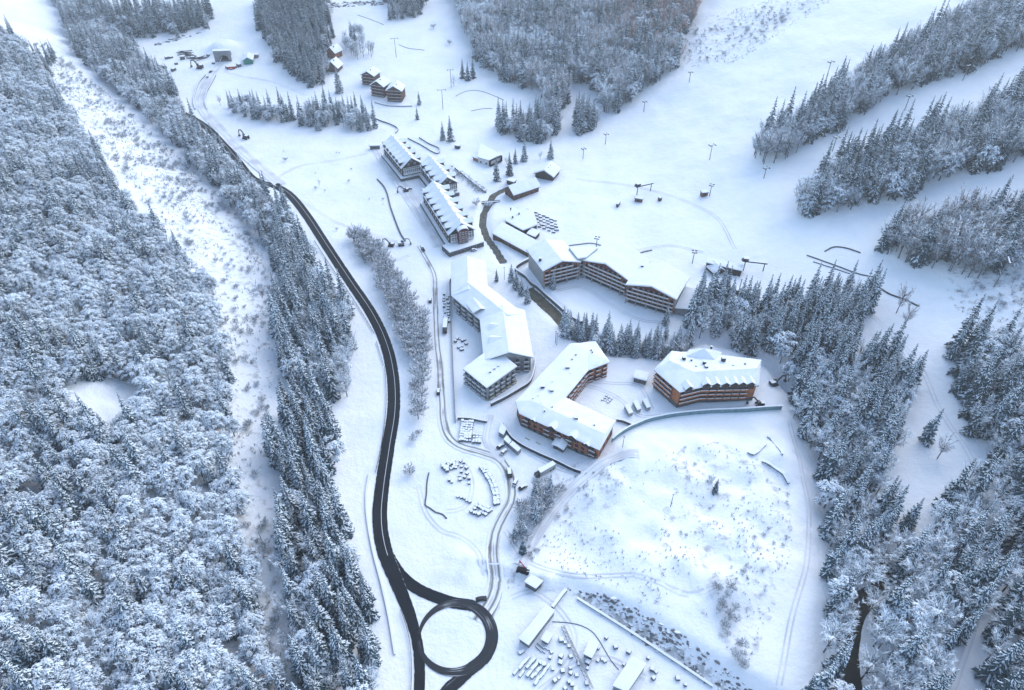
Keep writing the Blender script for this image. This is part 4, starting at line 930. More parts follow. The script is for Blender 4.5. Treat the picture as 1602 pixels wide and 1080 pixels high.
# cross gables over the inner side
for (u, v, uu, vv, w) in ((741, 470, 752, 484, 9.5), (768, 511, 786, 510, 10.5), (768, 531, 788, 530, 10)):
    a, b = local(H3, u, v, 12.5), local(H3, uu, vv, 14.2); dd = (a - b).normalized(); nn = Vector((-dd.y, dd.x))
    a = a + dd * 1.0
    q = [[(a.x + nn.x * w / 2, a.y + nn.y * w / 2, 10.9), (a.x, a.y, 13.4), (b.x, b.y, 14.4), (b.x + nn.x * w / 2, b.y + nn.y * w / 2, 12.4)],
         [(a.x, a.y, 13.4), (a.x - nn.x * w / 2, a.y - nn.y * w / 2, 10.9), (b.x - nn.x * w / 2, b.y - nn.y * w / 2, 12.4), (b.x, b.y, 14.4)]]
    roof_of(H3, q, snow=.8)
FB = [local(H3, *x, 10.4) for x in ((727, 576), (762, 604), (806, 575), (772, 546))]
m = MB(); m.prism([tuple(x) for x in FB], -4, [9.4, 9.4, 10.6, 10.6]); m.build('wall', 'pale_concrete', H3)
cen = sum(FB, Vector((0, 0))) / 4
rq = [cen.lerp(x, 1.07) for x in FB]; rq = [(x.x, x.y, z) for x, z in zip(rq, (9.5, 9.5, 10.8, 10.8))]
fr = roof_of(H3, [rq], snow=.8)
facade(H3, FB[0], FB[1], .1, 3, 3.05, 5, 'grey', (2.0, 2.0), bal='grey', bw=.8)
facade(H3, FB[1], FB[2], .1, 3, 3.05, 5, 'grey', (1.9, 2.0), bal='grey', bw=.62)
for u, v in ((767, 582), (774, 577), (780, 573)): k = local(H3, u, v, 11); chimney(fr, (k.x, k.y, 10.5), (.9, .9, 1.9))
for u, v, z in ((723, 431, 13), (745, 430, 12), (745, 438, 12), (776, 494, 13), (779, 493, 13)): k = local(H3, u, v, z); chimney(C1[3], (k.x, k.y, z), (.8, .8, 1.6))
ins = MB(); g = [FB[1] + (FB[1] - cen) * .05, FB[2] + (FB[2] - cen) * .05]; dd = (g[1] - g[0]).normalized(); oo = Vector((dd.y, -dd.x)); k = (g[0] + g[1]) / 2
ins.box((k.x + oo.x * .2, k.y + oo.y * .2, .35), ((g[1] - g[0]).length, .3, 1.5), math.atan2(dd.y, dd.x)); ins.build('insulation_strip', 'yellow_insulation', H3)

# ------------------------------------------------------------------ brown L-shaped apartment house
H4 = thing('brick_apartment_house', 'brown L-shaped apartment house under one wide snowy roof', 'building', at(880, 650))
he = 9.2; E = {k: local(H4, u, v, he) for k, (u, v) in dict(F1=(815, 647), F2=(937, 703), F3=(960, 661), J=(882, 624), I2=(918, 579), I3=(951, 567), O3=(930, 537), O2=(893, 541), O1=(809, 630)).items()}
loop = [E[k] for k in ('F1', 'F2', 'F3', 'J', 'I2', 'I3', 'O3', 'O2', 'O1')]
m = MB(); m.prism([tuple(x) for x in loop], -4, he); m.build('wall', 'brick_brown', H4)
m = MB(); cen = sum(loop, Vector((0, 0))) / 9; out = []
for i, x in enumerate(loop):
    a = (x - loop[i - 1]).normalized(); b = (loop[(i + 1) % 9] - x).normalized(); nrm = (Vector((a.y, -a.x)) + Vector((b.y, -b.x))).normalized(); out.append(x + nrm * .12)
m.prism([tuple(x) for x in out], -4.1, 2.2); m.build('stone_base', 'dark_stone', H4)
ov = []
for i, x in enumerate(loop):
    a = (x - loop[i - 1]).normalized(); b = (loop[(i + 1) % 9] - x).normalized(); nrm = (Vector((a.y, -a.x)) + Vector((b.y, -b.x))).normalized(); ov.append(x + nrm * 1.0)
F1, F2, F3, J, I2, I3, O3, O2, O1 = [(x.x, x.y, he + .1) for x in ov]
Ra = local(H4, 832, 629, 11.6); Rb = local(H4, 946, 681, 11.6); Wa = local(H4, 852, 622, 11.6); Wb = local(H4, 919, 553, 11.6)
Ra, Rb, Wb = [(x.x, x.y, 11.8) for x in (Ra, Rb, Wb)]; Rm = tuple(Vector(Ra).lerp(Vector(Rb), .22))
O1b = (ov[8].x, ov[8].y, he + .1)
qs = [[F1, F2, Rb, Ra], [F2, F3, Rb, Rb], [F3, J, Rm, Rb], [O1, F1, Ra, Ra], [J, I2, Wb, Rm], [I2, I3, Wb, Wb], [I3, O3, Wb, Wb], [O3, O2, Wb, Wb], [O2, O1, Ra, Wb], [Ra, Rm, Wb, Wb]]
r4 = roof_of(H4, [q if q[2] != q[3] else q[:3] for q in qs], 'dark_timber', snow=.75)
Lf = (E['F2'] - E['F1'])
facade(H4, E['F1'], E['F2'], .2, 3, 2.95, 13, 'dark', (1.7, 1.5), skip=lambda f, b: (b % 4 == 0 and f == 2))
facade(H4, E['F1'], E['F2'], 3.1, 2, 2.95, 7, 'dark', (1.2, 1.2), bal='brown', bw=.55, inset=.04, skip=lambda f, b: b in (1, 5))
facade(H4, E['F2'], E['F3'], .2, 3, 2.95, 4, 'dark', (1.2, 1.4)); facade(H4, E['J'], E['I2'], .2, 3, 2.95, 6, 'dark', (1.6, 1.6), bal='orange', bw=.8)
facade(H4, E['I2'], E['I3'], .2, 3, 2.95, 3, 'dark', (1.8, 1.6), bal='orange', bw=.6); facade(H4, E['O1'], E['F1'], .2, 3, 2.95, 2, 'dark', (1.2, 1.4))
f = Lf.normalized(); oo = Vector((f.y, -f.x)); rz = math.atan2(f.y, f.x)
EAVE = dormer_mesh(4.2, 'dark_timber', .25)
for s, k in ((.18, .5), (.42, .8), (.68, .8), (.86, .55)):
    c = E['F1'].lerp(E['F2'], s) + oo * .9; o = put('eave_dormer', EAVE, H4, (c.x, c.y, he - .9), rz, (k * 1.2, .55, k * .8))
pc = MB(); c = E['F1'].lerp(E['F2'], .55) + oo * 2.2
ca = Vector(f)
pc.box((c.x, c.y, 1.2), (5.5, 3.6, 3.6), rz, 0)
q = [[tuple(c - ca * 3.4 + oo * 2.6) + (3.0,), tuple(c + oo * 3.2) + (4.4,), tuple(c - oo * 2.2) + (5.0,), tuple(c - ca * 3.4 - oo * 2.2) + (3.4,)], [tuple(c + oo * 3.2) + (4.4,), tuple(c + ca * 3.4 + oo * 2.6) + (3.0,), tuple(c + ca * 3.4 - oo * 2.2) + (3.4,), tuple(c - oo * 2.2) + (5.0,)]]
po = pc.build('entrance_porch', 'dark_stone', H4); roof_of(po, q, snow=.6) if False else None
sm = MB(); slab(sm, q, 0, .6); sm.build('porch_snow', 'cap_snow', po)
for u, v, s in ((888, 575, 1.9), (849, 605, 1.9), (863, 611, 1.9), (901, 654, 1.9), (895, 561, .7), (901, 554, .7), (925, 547, .7), (927, 550, .7), (892, 584, .7), (864, 597, .7), (834, 623, .7), (842, 619, .7), (846, 630, .7), (852, 642, .7), (864, 636, .7), (930, 664, .7)):
    k = local(H4, u, v, 12.5); chimney(r4, (k.x, k.y, 11.9), (s, s, 2.4 if s > 1 else 1.6))

# ------------------------------------------------------------------ orange apartment house
H5 = thing('orange_apartment_house', 'orange timber apartment house with long white balconies and pointed eave gables', 'building', at(1108, 590))
he = 12.0; E = {k: local(H5, u, v, he) for k, (u, v) in dict(a=(1027, 580), b=(1064, 612), c=(1097, 604), d=(1184, 602), e=(1188, 566), f=(1100, 556), g=(1052, 553)).items()}
loop = [E[k] for k in 'abcdefg']; m = MB(); m.prism([tuple(x) for x in loop], -4, he); m.build('wall', 'orange_timber', H5); ov = []; ob = []
for i, x in enumerate(loop):
    a = (x - loop[i - 1]).normalized(); b = (loop[(i + 1) % 7] - x).normalized(); nrm = (Vector((a.y, -a.x)) + Vector((b.y, -b.x))).normalized(); ov.append(x + nrm * 1.3); ob.append(x + nrm * .15)
m = MB(); m.prism([tuple(x) for x in ob], -4.1, 2.6); m.build('stone_base', 'dark_stone', H5)
a, b, c, dd, e, f, g = [(x.x, x.y, he + .1) for x in ov]
R0 = local(H5, 1047, 566, 15.5); R1 = local(H5, 1085, 584, 15.5); R2 = local(H5, 1184, 578, 15.5); R0, R1, R2 = [(x.x, x.y, 15.6) for x in (R0, R1, R2)]
qs = [[a, b, R1, R0], [b, c, R1], [c, dd, R2, R1], [dd, e, R2], [e, f, R1, R2], [f, g, R0, R1], [g, a, R0]]
r5 = roof_of(H5, qs, 'dark_timber', snow=.8)
facade(H5, E['a'], E['b'], .2, 4, 2.9, 4, 'dark', (2.2, 1.7), bal='orange', bw=.98, bal_from=1, skip=lambda f, b: b == 3)
facade(H5, E['b'], E['c'], .2, 4, 2.9, 3, 'dark', (2.4, 1.8), bal='orange', bw=.98, bal_from=1)
facade(H5, E['c'], E['d'], .2, 4, 2.9, 7, 'dark', (2.6, 1.7), bal='orange', bw=.88, bal_from=1, skip=lambda f, b: b == 6)
facade(H5, E['d'], E['e'], .2, 4, 2.9, 3, 'dark', (1.4, 1.4))
EA2 = dormer_mesh(4.6, 'dark_timber', .25)
for pa, pb, ss in (('b', 'c', (.35,)), ('c', 'd', (.08, .25, .42, .58, .72, .87))):
    f = (E[pb] - E[pa]).normalized(); oo = Vector((f.y, -f.x))
    for s in ss: k = E[pa].lerp(E[pb], s) + oo * 1.15; put('eave_gable', EA2, H5, (k.x, k.y, he - .9), math.atan2(f.y, f.x), (1, .6, .85))
tu = [local(H5, *x, 13) for x in ((1071, 561), (1118, 566), (1126, 553), (1080, 549))]; ap = local(H5, 1099, 533, 19); m = MB(); m.prism([tuple(x) for x in tu], -4, 13); m.build('rear_tower', 'orange_timber', H5)
cen = sum(tu, Vector((0, 0))) / 4; tq = [cen.lerp(x, 1.12) for x in tu]
roof_of(H5, [[(tq[i].x, tq[i].y, 13.0), (tq[(i + 1) % 4].x, tq[(i + 1) % 4].y, 13.0), (cen.x, cen.y, 18.0)] for i in range(4)], 'dark_timber', snow=.6)
for u, v, s in ((1070, 561, 1.6), (1082, 563, .8), (1107, 553, 1.6), (1132, 562, 1.9), (1102, 568, 1.5), (1105, 575, 1.5), (1089, 573, .8), (1118, 577, .8), (1147, 572, .8), (1166, 569, .8), (1113, 543, .8)): k = local(H5, u, v, 15.5); chimney(r5, (k.x, k.y, 15.0), (s, s, 2.6 if s > 1 else 1.8))

# ------------------------------------------------------------------ small houses
def chalet(name, label, foot, rz, w, dep, he, hr, wall, gmat=None, floors=0, bal=None, win='dark', bays=3, snow=.7, over=1.0, chim=1):
    """saddle-roofed house; foot pixel = middle of the front gable's base, front faces local -y turned by rz"""
    o = thing(name, label, 'building', at(*foot), 0.0); ca, sa = math.cos(rz), math.sin(rz); back = Vector((-sa, ca))
    C, d, n, ro = gable(o, back * dep, Vector((0, 0)), w, he, hr, wall, gmat or wall, over=over, snow=snow)
    top = lambda s: he + (hr - he) * (1 - abs(2 * s - 1)) - .3
    if floors:
        fh = (he - .3) / max(1, floors - (0 if floors < 2 else 1) + 0.0) if floors > 1 else he
        fh = min(fh, 3.0)
        facade(o, C[2], C[3], .3, floors, fh, bays, win, (1.2, 1.4), bal=bal, bw=.98, top=top)
        facade(o, C[1], C[2], .3, max(1, floors - 1), fh, max(2, int(dep / 4)), win, (1.1, 1.3)); facade(o, C[3], C[0], .3, max(1, floors - 1), fh, max(2, int(dep / 4)), win, (1.1, 1.3))
    for i in range(chim): k = back * dep * (.35 + .3 * i); chimney(ro, (k.x + n.x * 1.5, k.y + n.y * 1.5, hr - .9), (.9, .9, 2.4))
    return o
chalet('stepped_chalet', 'upper left of the three stepped chalets on the far meadow', (577, 133), R(-18), 13, 13, 9.5, 13, 'brown_timber', 'brown_timber', 4, 'brown', bays=3)
chalet('stepped_chalet', 'middle one of the three stepped chalets on the far meadow', (592, 151), R(-22), 13.5, 13, 10.5, 14.5, 'brown_timber', 'brown_timber', 4, 'brown', bays=3)
chalet('stepped_chalet', 'right one of the three stepped chalets on the far meadow', (618, 159), R(-8), 14, 13, 10.5, 14.5, 'brown_timber', 'brown_timber', 4, 'brown', bays=3)
chalet('far_chalet', 'small dark brown chalet beside the far grove', (520, 113), R(-14), 12, 12, 5.0, 10.5, 'brown_timber', None, 1, None)
chalet('far_house', 'red-brown house half hidden behind the small far chalet', (519, 92), R(-30), 11, 11, 7.0, 11.5, 'brick_brown', None, 2, None)
o = chalet('brown_barn', 'brown wooden barn above the river bridge', (797, 309), R(-56), 12, 23, 5.5, 9.5, 'brown_timber', None, 1, None, chim=0)
o = chalet('white_chalet', 'low chalet buried under snow beside the piste', (851, 281), R(-24), 15, 14, 4.2, 8.0, 'dark_timber', None, 1, None, snow=1.1, chim=2)
chalet('piste_hut', 'small dark hut with a white roof in front of the lift station', (1124, 430), R(22), 7.0, 7, 3.0, 5.6, 'brown_timber', None, 1, None, bays=2, chim=0)
chalet('forest_hut', 'little snow-roofed hut at the edge of the creek wood', (1176, 467), R(-20), 4.6, 5.5, 2.6, 4.2, 'brown_timber', None, 1, None, bays=1, chim=0)

def shed(name, label, cat, px, h, hz, wall, snow=.5, rmat='metal_dark', base=-3.0, win=None, over=.6):
    """flat or leaning roof over a polygon; px = roof corners seen in the photograph, counter-clockwise from the left front; hz = roof height at each"""
    cu = sum(p[0] for p in px) / len(px); cv = sum(p[1] for p in px) / len(px)
    o = thing(name, label, cat, at(cu, cv)); P = [local(o, u, v, z) for (u, v), z in zip(px, hz)]; cen = sum(P, Vector((0, 0))) / len(P)
    o.location.x += cen.x; o.location.y += cen.y; P = [p - cen for p in P]
    o.location.z = float(hq(o.location.x, o.location.y))
    m = MB(); m.prism([tuple(p) for p in P], base, list(hz)); m.build('wall', wall, o)
    q = [(p.x + p.normalized().x * over, p.y + p.normalized().y * over, z + .12) for p, z in zip(P, hz)]
    ro = roof_of(o, [q] if len(q) == 4 else [[q[0], q[i], q[i + 1]] for i in range(1, len(q) - 1)], rmat, .2, snow, .12)
    if win:
        for (i, j, fl, bays) in win: facade(o, P[i], P[j], .2, fl, 2.8, bays, 'dark', (1.5, 1.3))
    return o, P, ro
shed('restaurant_hall', 'long low snow-roofed hall beside the river', 'building', [(771, 366), (826, 396), (847, 382), (786, 349)], 0, (3.4, 3.4, 4.8, 4.8), 'brown_timber', .8, win=[(0, 1, 1, 11), (1, 2, 1, 3)])
o, P, ro = shed('mountain_restaurant', 'snow-covered restaurant beside the terrace of tables', 'building', [(791, 346), (818, 361), (840, 352), (833, 330), (800, 331)], 0, (4.2, 4.2, 4.6, 5.2, 5.0), 'dark_timber', .9, win=[(0, 1, 1, 5)])
for u, v in ((799, 328), (812, 336), (802, 341)): k = lift(u, v, 5.5) - o.location; chimney(ro, (k.x, k.y, 4.8), (1.0, 1.0, 3.2))
shed('glazed_kiosk', 'small square glazed pavilion beside the restaurant', 'kiosk', [(825, 366), (837, 371), (844, 363), (832, 358)], 0, (3.0, 3.0, 3.2, 3.2), 'dark_timber', .5, win=[(0, 1, 1, 3), (1, 2, 1, 2)])
o, P, ro = shed('modern_house', 'flat-roofed modern house with a big black-framed window', 'building', [(748, 246), (765, 251), (783, 243), (752, 226)], 0, (5, 5, 5, 5.4), 'plaster', .7, win=[(0, 1, 1, 2)])
m = MB(); a, b = P[1], P[2]; dd = (b - a).normalized(); oo = Vector((dd.y, -dd.x)); rz = math.atan2(dd.y, dd.x); k = (a + b) / 2 + oo * .9
for dx, z, sx, sz in ((0, 5.0, (b - a).length, .5), (0, .6, (b - a).length, .5)): m.box((k.x, k.y, z), (sx, 2.0, sz), rz)
for s in (-.5, .5): kk = k + dd * ((b - a).length * s); m.box((kk.x, kk.y, 2.8), (.5, 2.0, 4.9), rz)
m.build('window_surround', 'black_paint', o); g = MB(); g.box((k.x - oo.x * .7, k.y - oo.y * .7, 2.8), ((b - a).length - .6, .2, 4.0), rz); g.build('picture_window', 'rail_pale', o)
shed('brick_hut', 'tiny red-brown hut beside the flat-roofed modern house', 'hut', [(740, 246), (752, 251), (757, 246), (746, 241)], 0, (2.8, 2.8, 3, 3), 'brick_brown', .6)
shed('lift_station', 'long dark lift station under a white shed roof on the piste', 'building', [(1106, 411), (1160, 424), (1163, 416), (1107, 403)], 0, (4.6, 4.6, 5.0, 5.0), 'dark_timber', .6, win=[(0, 1, 1, 8)])
shed('pump_hut', 'grey pump house with a snowy roof left of the orange house', 'hut', [(992, 591), (1011, 596), (1014, 585), (996, 581)], 0, (3.2, 3.2, 3.4, 3.4), 'dark_stone', .7)
shed('site_office', 'small white site cabin beside the black van', 'cabin', [(822, 908), (838, 917), (848, 907), (832, 899)], 0, (2.8, 2.8, 2.8, 2.8), 'dark_stone', .4)
shed('long_cabin', 'long white site cabin at the edge of the building pit', 'cabin', [(813, 998), (828, 1008), (867, 957), (853, 950)], 0, (3.2, 3.2, 3.2, 3.2), 'metal_grey', .45)
shed('big_site_cabin', 'big snow-roofed cabin at the bottom of the building pit', 'cabin', [(960, 1072), (982, 1081), (1009, 1041), (988, 1030)], 0, (4, 4, 4, 4), 'metal_grey', .5)
shed('site_cabin', 'middle-sized white cabin in the building pit', 'cabin', [(914, 1022), (926, 1028), (936, 1008), (925, 1001)], 0, (2.8, 2.8, 2.8, 2.8), 'metal_grey', .4)
shed('site_box', 'small square white box beside the long cabin', 'box', [(848, 1000), (857, 1005), (864, 994), (855, 989)], 0, (2.4, 2.4, 2.4, 2.4), 'metal_grey', .4)
shed('trailer', 'upper white trailer along the fence of the brown house', 'trailer', [(780, 676), (788, 681), (792, 672), (785, 661)], 0, (2.8, 2.8, 2.8, 2.8), 'metal_grey', .3, over=.1)
shed('trailer', 'middle white trailer along the fence of the brown house', 'trailer', [(788, 688), (796, 695), (800, 690), (793, 682)], 0, (2.8, 2.8, 2.8, 2.8), 'metal_grey', .3, over=.1)
shed('trailer', 'lowest white trailer along the fence of the brown house', 'trailer', [(797, 696), (810, 707), (815, 702), (802, 691)], 0, (2.8, 2.8, 2.8, 2.8), 'metal_grey', .3, over=.1)
for i, (u, v) in enumerate(((982, 640), (995, 634), (1010, 631))):
    shed('storage_container', f'{("left", "middle", "right")[i]} one of three slanting snow-covered containers in the yard', 'container', [(u - 5, v - 5), (u + 2, v + 8), (u + 8, v + 6), (u + 2, v - 8)], 0, (2.2,) * 4, 'pale_concrete', .4, over=.1)
shed('storage_container', 'grey site container left of the tunnel portal', 'container', [(235, 102), (252, 102), (252, 96), (235, 96)], 0, (3,) * 4, 'pale_concrete', .4)

# tunnel portal
def tunnel():
    o = thing('tunnel_portal', 'grey concrete tunnel portal with a dark arched mouth', 'tunnel', at(350, 97)); m = MB(); W, Hh, r = 15.5, 11.5, 4.3; n = 14; D = 3.0
    cx = 1.4
    for y in (0.0, D):
        pts = [(-W/2, y, -2), (-W/2 - .6, y, Hh), (W/2, y, Hh), (W/2, y, -2)]; arc = [(cx + r * math.cos(math.pi * i / n), y, 2.8 + r * math.sin(math.pi * i / n)) for i in range(n + 1)]
        prev = None; b = len(m.v); m.v += pts + arc
        fs = [(b + 0, b + 1, b + 4 + n), (b + 3, b + 4, b + 2)] + [(b + 2, b + 4 + i, b + 5 + i) for i in range(n // 2)] + [(b + 1, b + 4 + i, b + 5 + i) for i in range(n // 2, n)] + [(b + 2, b + 4 + n // 2, b + 1), (b, b + 4 + n, b + 4, b + 3)][:1]
        m.f += fs; m.m += [0] * len(fs)
    m.box((0, D / 2, Hh + .3), (W + 1.6, D + 1.4, .6), mi=1)
    m.box((-W/2 - .3, D / 2, Hh / 2 - 1), (.5, D, Hh + 2)); m.box((W/2, D / 2, Hh / 2 - 1), (.5, D, Hh + 2)); m.build('portal_wall', ['concrete', 'cap_snow'], o)
    t = MB()
    for i in range(n):
        a0, a1 = math.pi * i / n, math.pi * (i + 1) / n
        t.add([(cx + r * math.cos(a0), .1, 2.8 + r * math.sin(a0)), (cx + r * math.cos(a1), .1, 2.8 + r * math.sin(a1)), (cx + r * math.cos(a1), 30, 2.8 + r * math.sin(a1)), (cx + r * math.cos(a0), 30, 2.8 + r * math.sin(a0))], [(0, 1, 2, 3)])
    t.box((cx, 9, 3), (2 * r, .3, 9)); t.build('lining_with_dark_plug', 'dark_stone', o); fl = MB(); fl.box((cx, 4.8, 1.1), (2 * r, 8.2, 2.2)); fl.build('tunnel_floor', 'dark_stone', o)  # added dark end wall stands in for tunnel darkness; raised floor hides the snow
    b = MB(); b.box((0, D + 12, 6), (W - 1, 23, 17)); b.build('snowy_backfill', 'roof_snow', o) if False else None
    o.rotation_euler = (0, 0, R(6))
    o.location.z -= .5
tunnel()
chalet('green_hall', 'green arched site hall right of the tunnel portal', (389, 101), R(12), 9, 14, 4.5, 7.0, 'green_sheet', 'green_sheet', 0, None, chim=0)

# ------------------------------------------------------------------ walls, fences and rails
def wall_line(name, label, cat, px, h, th, material, cap=.18, step=2.0, base=-1.2, kind=None):
    x, y, z = ground([p[0] for p in px], [p[1] for p in px]); P = smooth_line(list(zip(x, y)), step)
    T = np.gradient(P, axis=0); T /= np.linalg.norm(T, axis=1)[:, None] + 1e-9; Nn = np.stack([-T[:, 1], T[:, 0]], -1) * th / 2
    Z = height(P[:, 0], P[:, 1]); o = thing(name, label, cat, (P[0, 0], P[0, 1], Z[0])); Z = Z - Z[0]; P = P - P[0]
    def band(nm, z0, z1, k, mats, mi=0):
        m = MB(); n = len(P); vs = []
        for i in range(n):
            a, b = P[i] - Nn[i] * k, P[i] + Nn[i] * k; j = float(vnoise(np.array(i * .7), np.array(h * 9.1))) * (.25 if cap else 0)
            vs += [(a[0], a[1], Z[i] + z0), (b[0], b[1], Z[i] + z0), (b[0], b[1], Z[i] + z1 + j * .5), (a[0], a[1], Z[i] + z1 + j * .5)]
        fs = []
        for i in range(n - 1):
            b = 4 * i
            for k2 in range(4): fs.append((b + k2, b + (k2 + 1) % 4, b + 4 + (k2 + 1) % 4, b + 4 + k2))
        fs += [(3, 2, 1, 0), tuple(4 * (n - 1) + q for q in range(4))]
        m.add(vs, fs); return m.build(nm, mats, o)
    band('wall_body' if th > .15 else 'panel', base, h, 1.0, material)
    if cap: band('snow_cap', h + .1, h + .1 + cap, 1.25, 'cap_snow')
    return o
for a in [
 ('retaining_wall', 'long curved blue-green retaining wall below the orange house', 'wall', [(957, 692), (972, 680), (992, 669), (1022, 658), (1070, 650), (1120, 646), (1170, 644), (1222, 641)], 2.6, .5, 'teal_panel', .25),
 ('river_wall', 'stone river wall below the court of the curved hotel', 'wall', [(836, 405), (818, 414), (806, 424), (822, 436), (840, 452), (858, 468), (876, 484), (893, 499), (912, 510), (930, 517)], 2.4, .7, 'dark_stone', .3),
 ('yard_fence', 'dark fence curving below the brown apartment house', 'fence', [(787, 664), (792, 675), (801, 688), (818, 700), (838, 710), (858, 719), (880, 729), (908, 741)], 1.9, .3, 'metal_dark', .2),
 ('site_fence', 'straight dark fence between the track and the unfinished building', 'fence', [(711, 437), (704, 442), (705, 480), (707, 530), (709, 580), (711, 625), (713, 662)], 2.0, .12, 'metal_dark', .0),
 ('trench_wall', 'dark retaining wall wrapping the corner of the unfinished building', 'wall', [(768, 636), (790, 625), (812, 612), (829, 600), (836, 580), (838, 562)], 2.2, .6, 'dark_stone', .25),
 ('low_wall', 'short dark wall above the stacked blocks', 'wall', [(716, 656), (735, 657), (762, 662)], 1.4, .5, 'dark_stone', .15),
 ('low_wall', 'short dark wall at the end of the blue-green retaining wall', 'wall', [(964, 659), (975, 661), (989, 667)], 1.5, .5, 'dark_stone', .2),
 ('rubble_bank', 'ragged rubble bank left of the long hotel lane', 'wall', [(590, 281), (600, 292), (606, 305), (611, 325), (618, 345), (626, 365), (634, 378)], .7, .9, 'dark_stone', .0),
 ('garden_fence', 'dark fence behind the upper block of the long hotel', 'fence', [(578, 183), (596, 190), (615, 197), (623, 203), (619, 209)], 1.0, .35, 'dark_stone', .1),
 ('garden_fence', 'looping dark fence right of the upper hotel block', 'fence', [(638, 217), (656, 226), (676, 238), (686, 241), (687, 233), (672, 226), (656, 216)], .9, .35, 'dark_stone', .1),
 ('river_hedge', 'dark hedge line running behind the long hotel to the river', 'hedge', [(712, 264), (728, 277), (744, 290), (760, 302)], 1.2, 1.0, 'dark_stone', .3),
 ('stream_trench', 'winding dark trench on the far meadow right of the pylons', 'trench', [(713, 151), (722, 146), (735, 142), (752, 143), (770, 149), (788, 157)], .25, .6, 'rock', .0),
 ('stream_trench', 'short dark trench below the winding one on the far meadow', 'trench', [(737, 174), (752, 171), (770, 170)], .25, .6, 'rock', .0),
 ('stream_trench', 'thin dark trench beside the farthest lift pylon', 'trench', [(624, 70), (640, 76), (664, 79)], .25, .7, 'rock', .0),
 ('stream_trench', 'short dark trench near the top edge of the meadow', 'trench', [(560, 24), (578, 30), (600, 39)], .25, .7, 'rock', .0),
 ('chalet_terrace_wall', 'low wall below the three stepped chalets', 'wall', [(586, 161), (605, 166), (620, 167), (645, 167)], .9, .5, 'pale_concrete', .1),
 ('snow_pipe', 'upper dark pipe lying on the piste right of the lift station', 'pipe', [(1262, 400), (1285, 408), (1310, 417), (1340, 428), (1366, 434)], .5, .55, 'metal_dark', .0),
 ('snow_pipe', 'lower dark pipe lying on the piste right of the lift station', 'pipe', [(1272, 410), (1300, 419), (1330, 429)], .4, .4, 'metal_dark', .0),
 ('snow_pipe', 'dark pipe lying beside the lone larch', 'pipe', [(1375, 450), (1390, 460), (1412, 468), (1438, 480)], .6, .7, 'metal_dark', .0),
 ('snow_pipe', 'dark winding line at the foot of the lower ridge', 'pipe', [(1290, 394), (1305, 387), (1325, 389), (1346, 396)], .5, .7, 'metal_dark', .0),
 ('road_bank_wall', 'low snow-capped wall running parallel left of the lower road', 'wall', [(578, 742), (573, 775), (575, 815), (584, 865), (597, 915), (608, 965), (618, 1025)], .5, .5, 'pale_concrete', .2),
 ('drain_ditch', 'dark ragged ditch on the snow storage field', 'trench', [(671, 740), (668, 755), (667, 775), (665, 790), (672, 795), (682, 802), (692, 805), (699, 812)], .3, .6, 'dark_stone', .0),
 ('approach_parapet', 'low grey parapet on the left of the tunnel road', 'wall', [(322, 118), (312, 130), (306, 145), (303, 160), (306, 172)], 1.2, .5, 'pale_concrete', .1),
 ('approach_parapet', 'low grey parapet on the right of the tunnel road', 'wall', [(338, 118), (332, 130), (324, 145), (321, 160), (324, 172)], 1.2, .5, 'concrete', .1),
 ('mound_crack', 'dark earth break at the top right of the white mound', 'wall', [(1170, 708), (1178, 712), (1186, 706), (1197, 695)], .9, 1.2, 'rock', .3),
 ('mound_crack', 'long earth break running down the right side of the mound', 'wall', [(1192, 722), (1204, 728), (1214, 735), (1225, 744), (1234, 757)], .8, 1.0, 'rock', .3),
 ('mound_crack', 'small earth break above the snowy field corner', 'wall', [(1200, 684), (1207, 688), (1216, 700), (1224, 712)], .5, .7, 'rock', .3),
 ('piste_ditch', 'grey ditch edge behind the curved hotel roofs', 'trench', [(890, 385), (905, 383), (925, 381), (942, 385)], .4, .8, 'rock', .0),
 ('piste_ditch', 'short dark ditch on the piste right of the hotel roofs', 'trench', [(995, 399), (1006, 395), (1020, 392)], .5, .9, 'rock', .0),
 ('pit_kerb', 'long pale kerb between the rock cut and the building pit', 'kerb', [(903, 937), (935, 957), (965, 976), (1010, 1005), (1060, 1038), (1115, 1075)], .8, .7, 'pale_concrete', .25),
 ('pit_step', 'short dark wall at the upper corner of the building pit', 'wall', [(864, 953), (872, 942), (880, 931), (886, 924)], 1.6, 1.0, 'rock', .2),
 ('cable_duct', 'thin dark cable arching across the building pit', 'cable', [(864, 973), (882, 974), (902, 977), (918, 983), (930, 992), (942, 1010), (956, 1034), (968, 1048)], .22, .22, 'metal_dark', .0),
 ]: wall_line(*a[:8])

def guard_rail(label, px, n):
    x, y, z = ground([p[0] for p in px], [p[1] for p in px]); P = smooth_line(list(zip(x, y)), 3.0); Z = height(P[:, 0], P[:, 1]); o = thing('guard_rail', label, 'guard rail', (P[0, 0], P[0, 1], Z[0]))
    m = MB(); pm = MB().box((0, 0, .35), (.14, .14, 1.1)).mesh('post', 'metal_dark')
    for i in range(len(P) - 1): m.beam((P[i][0] - P[0][0], P[i][1] - P[0][1], Z[i] - Z[0] + .75), (P[i + 1][0] - P[0][0], P[i + 1][1] - P[0][1], Z[i + 1] - Z[0] + .75), .16, .45)
    m.build('rail', 'metal_dark', o)
    for i in range(len(P)): put('post', pm, o, (P[i][0] - P[0][0], P[i][1] - P[0][1], Z[i] - Z[0]))
guard_rail('dark guard rail left of the road on the upper bend', [(492, 378), (518, 418), (544, 456), (566, 490), (585, 522)], 0)
guard_rail('short dark guard rail left of the widest part of the bend', [(589, 536), (595, 555), (600, 572)], 0)
guard_rail('dark guard rail left of the road beside the spruce wood', [(602, 575), (604, 605), (604, 640), (598, 690), (588, 740)], 0)
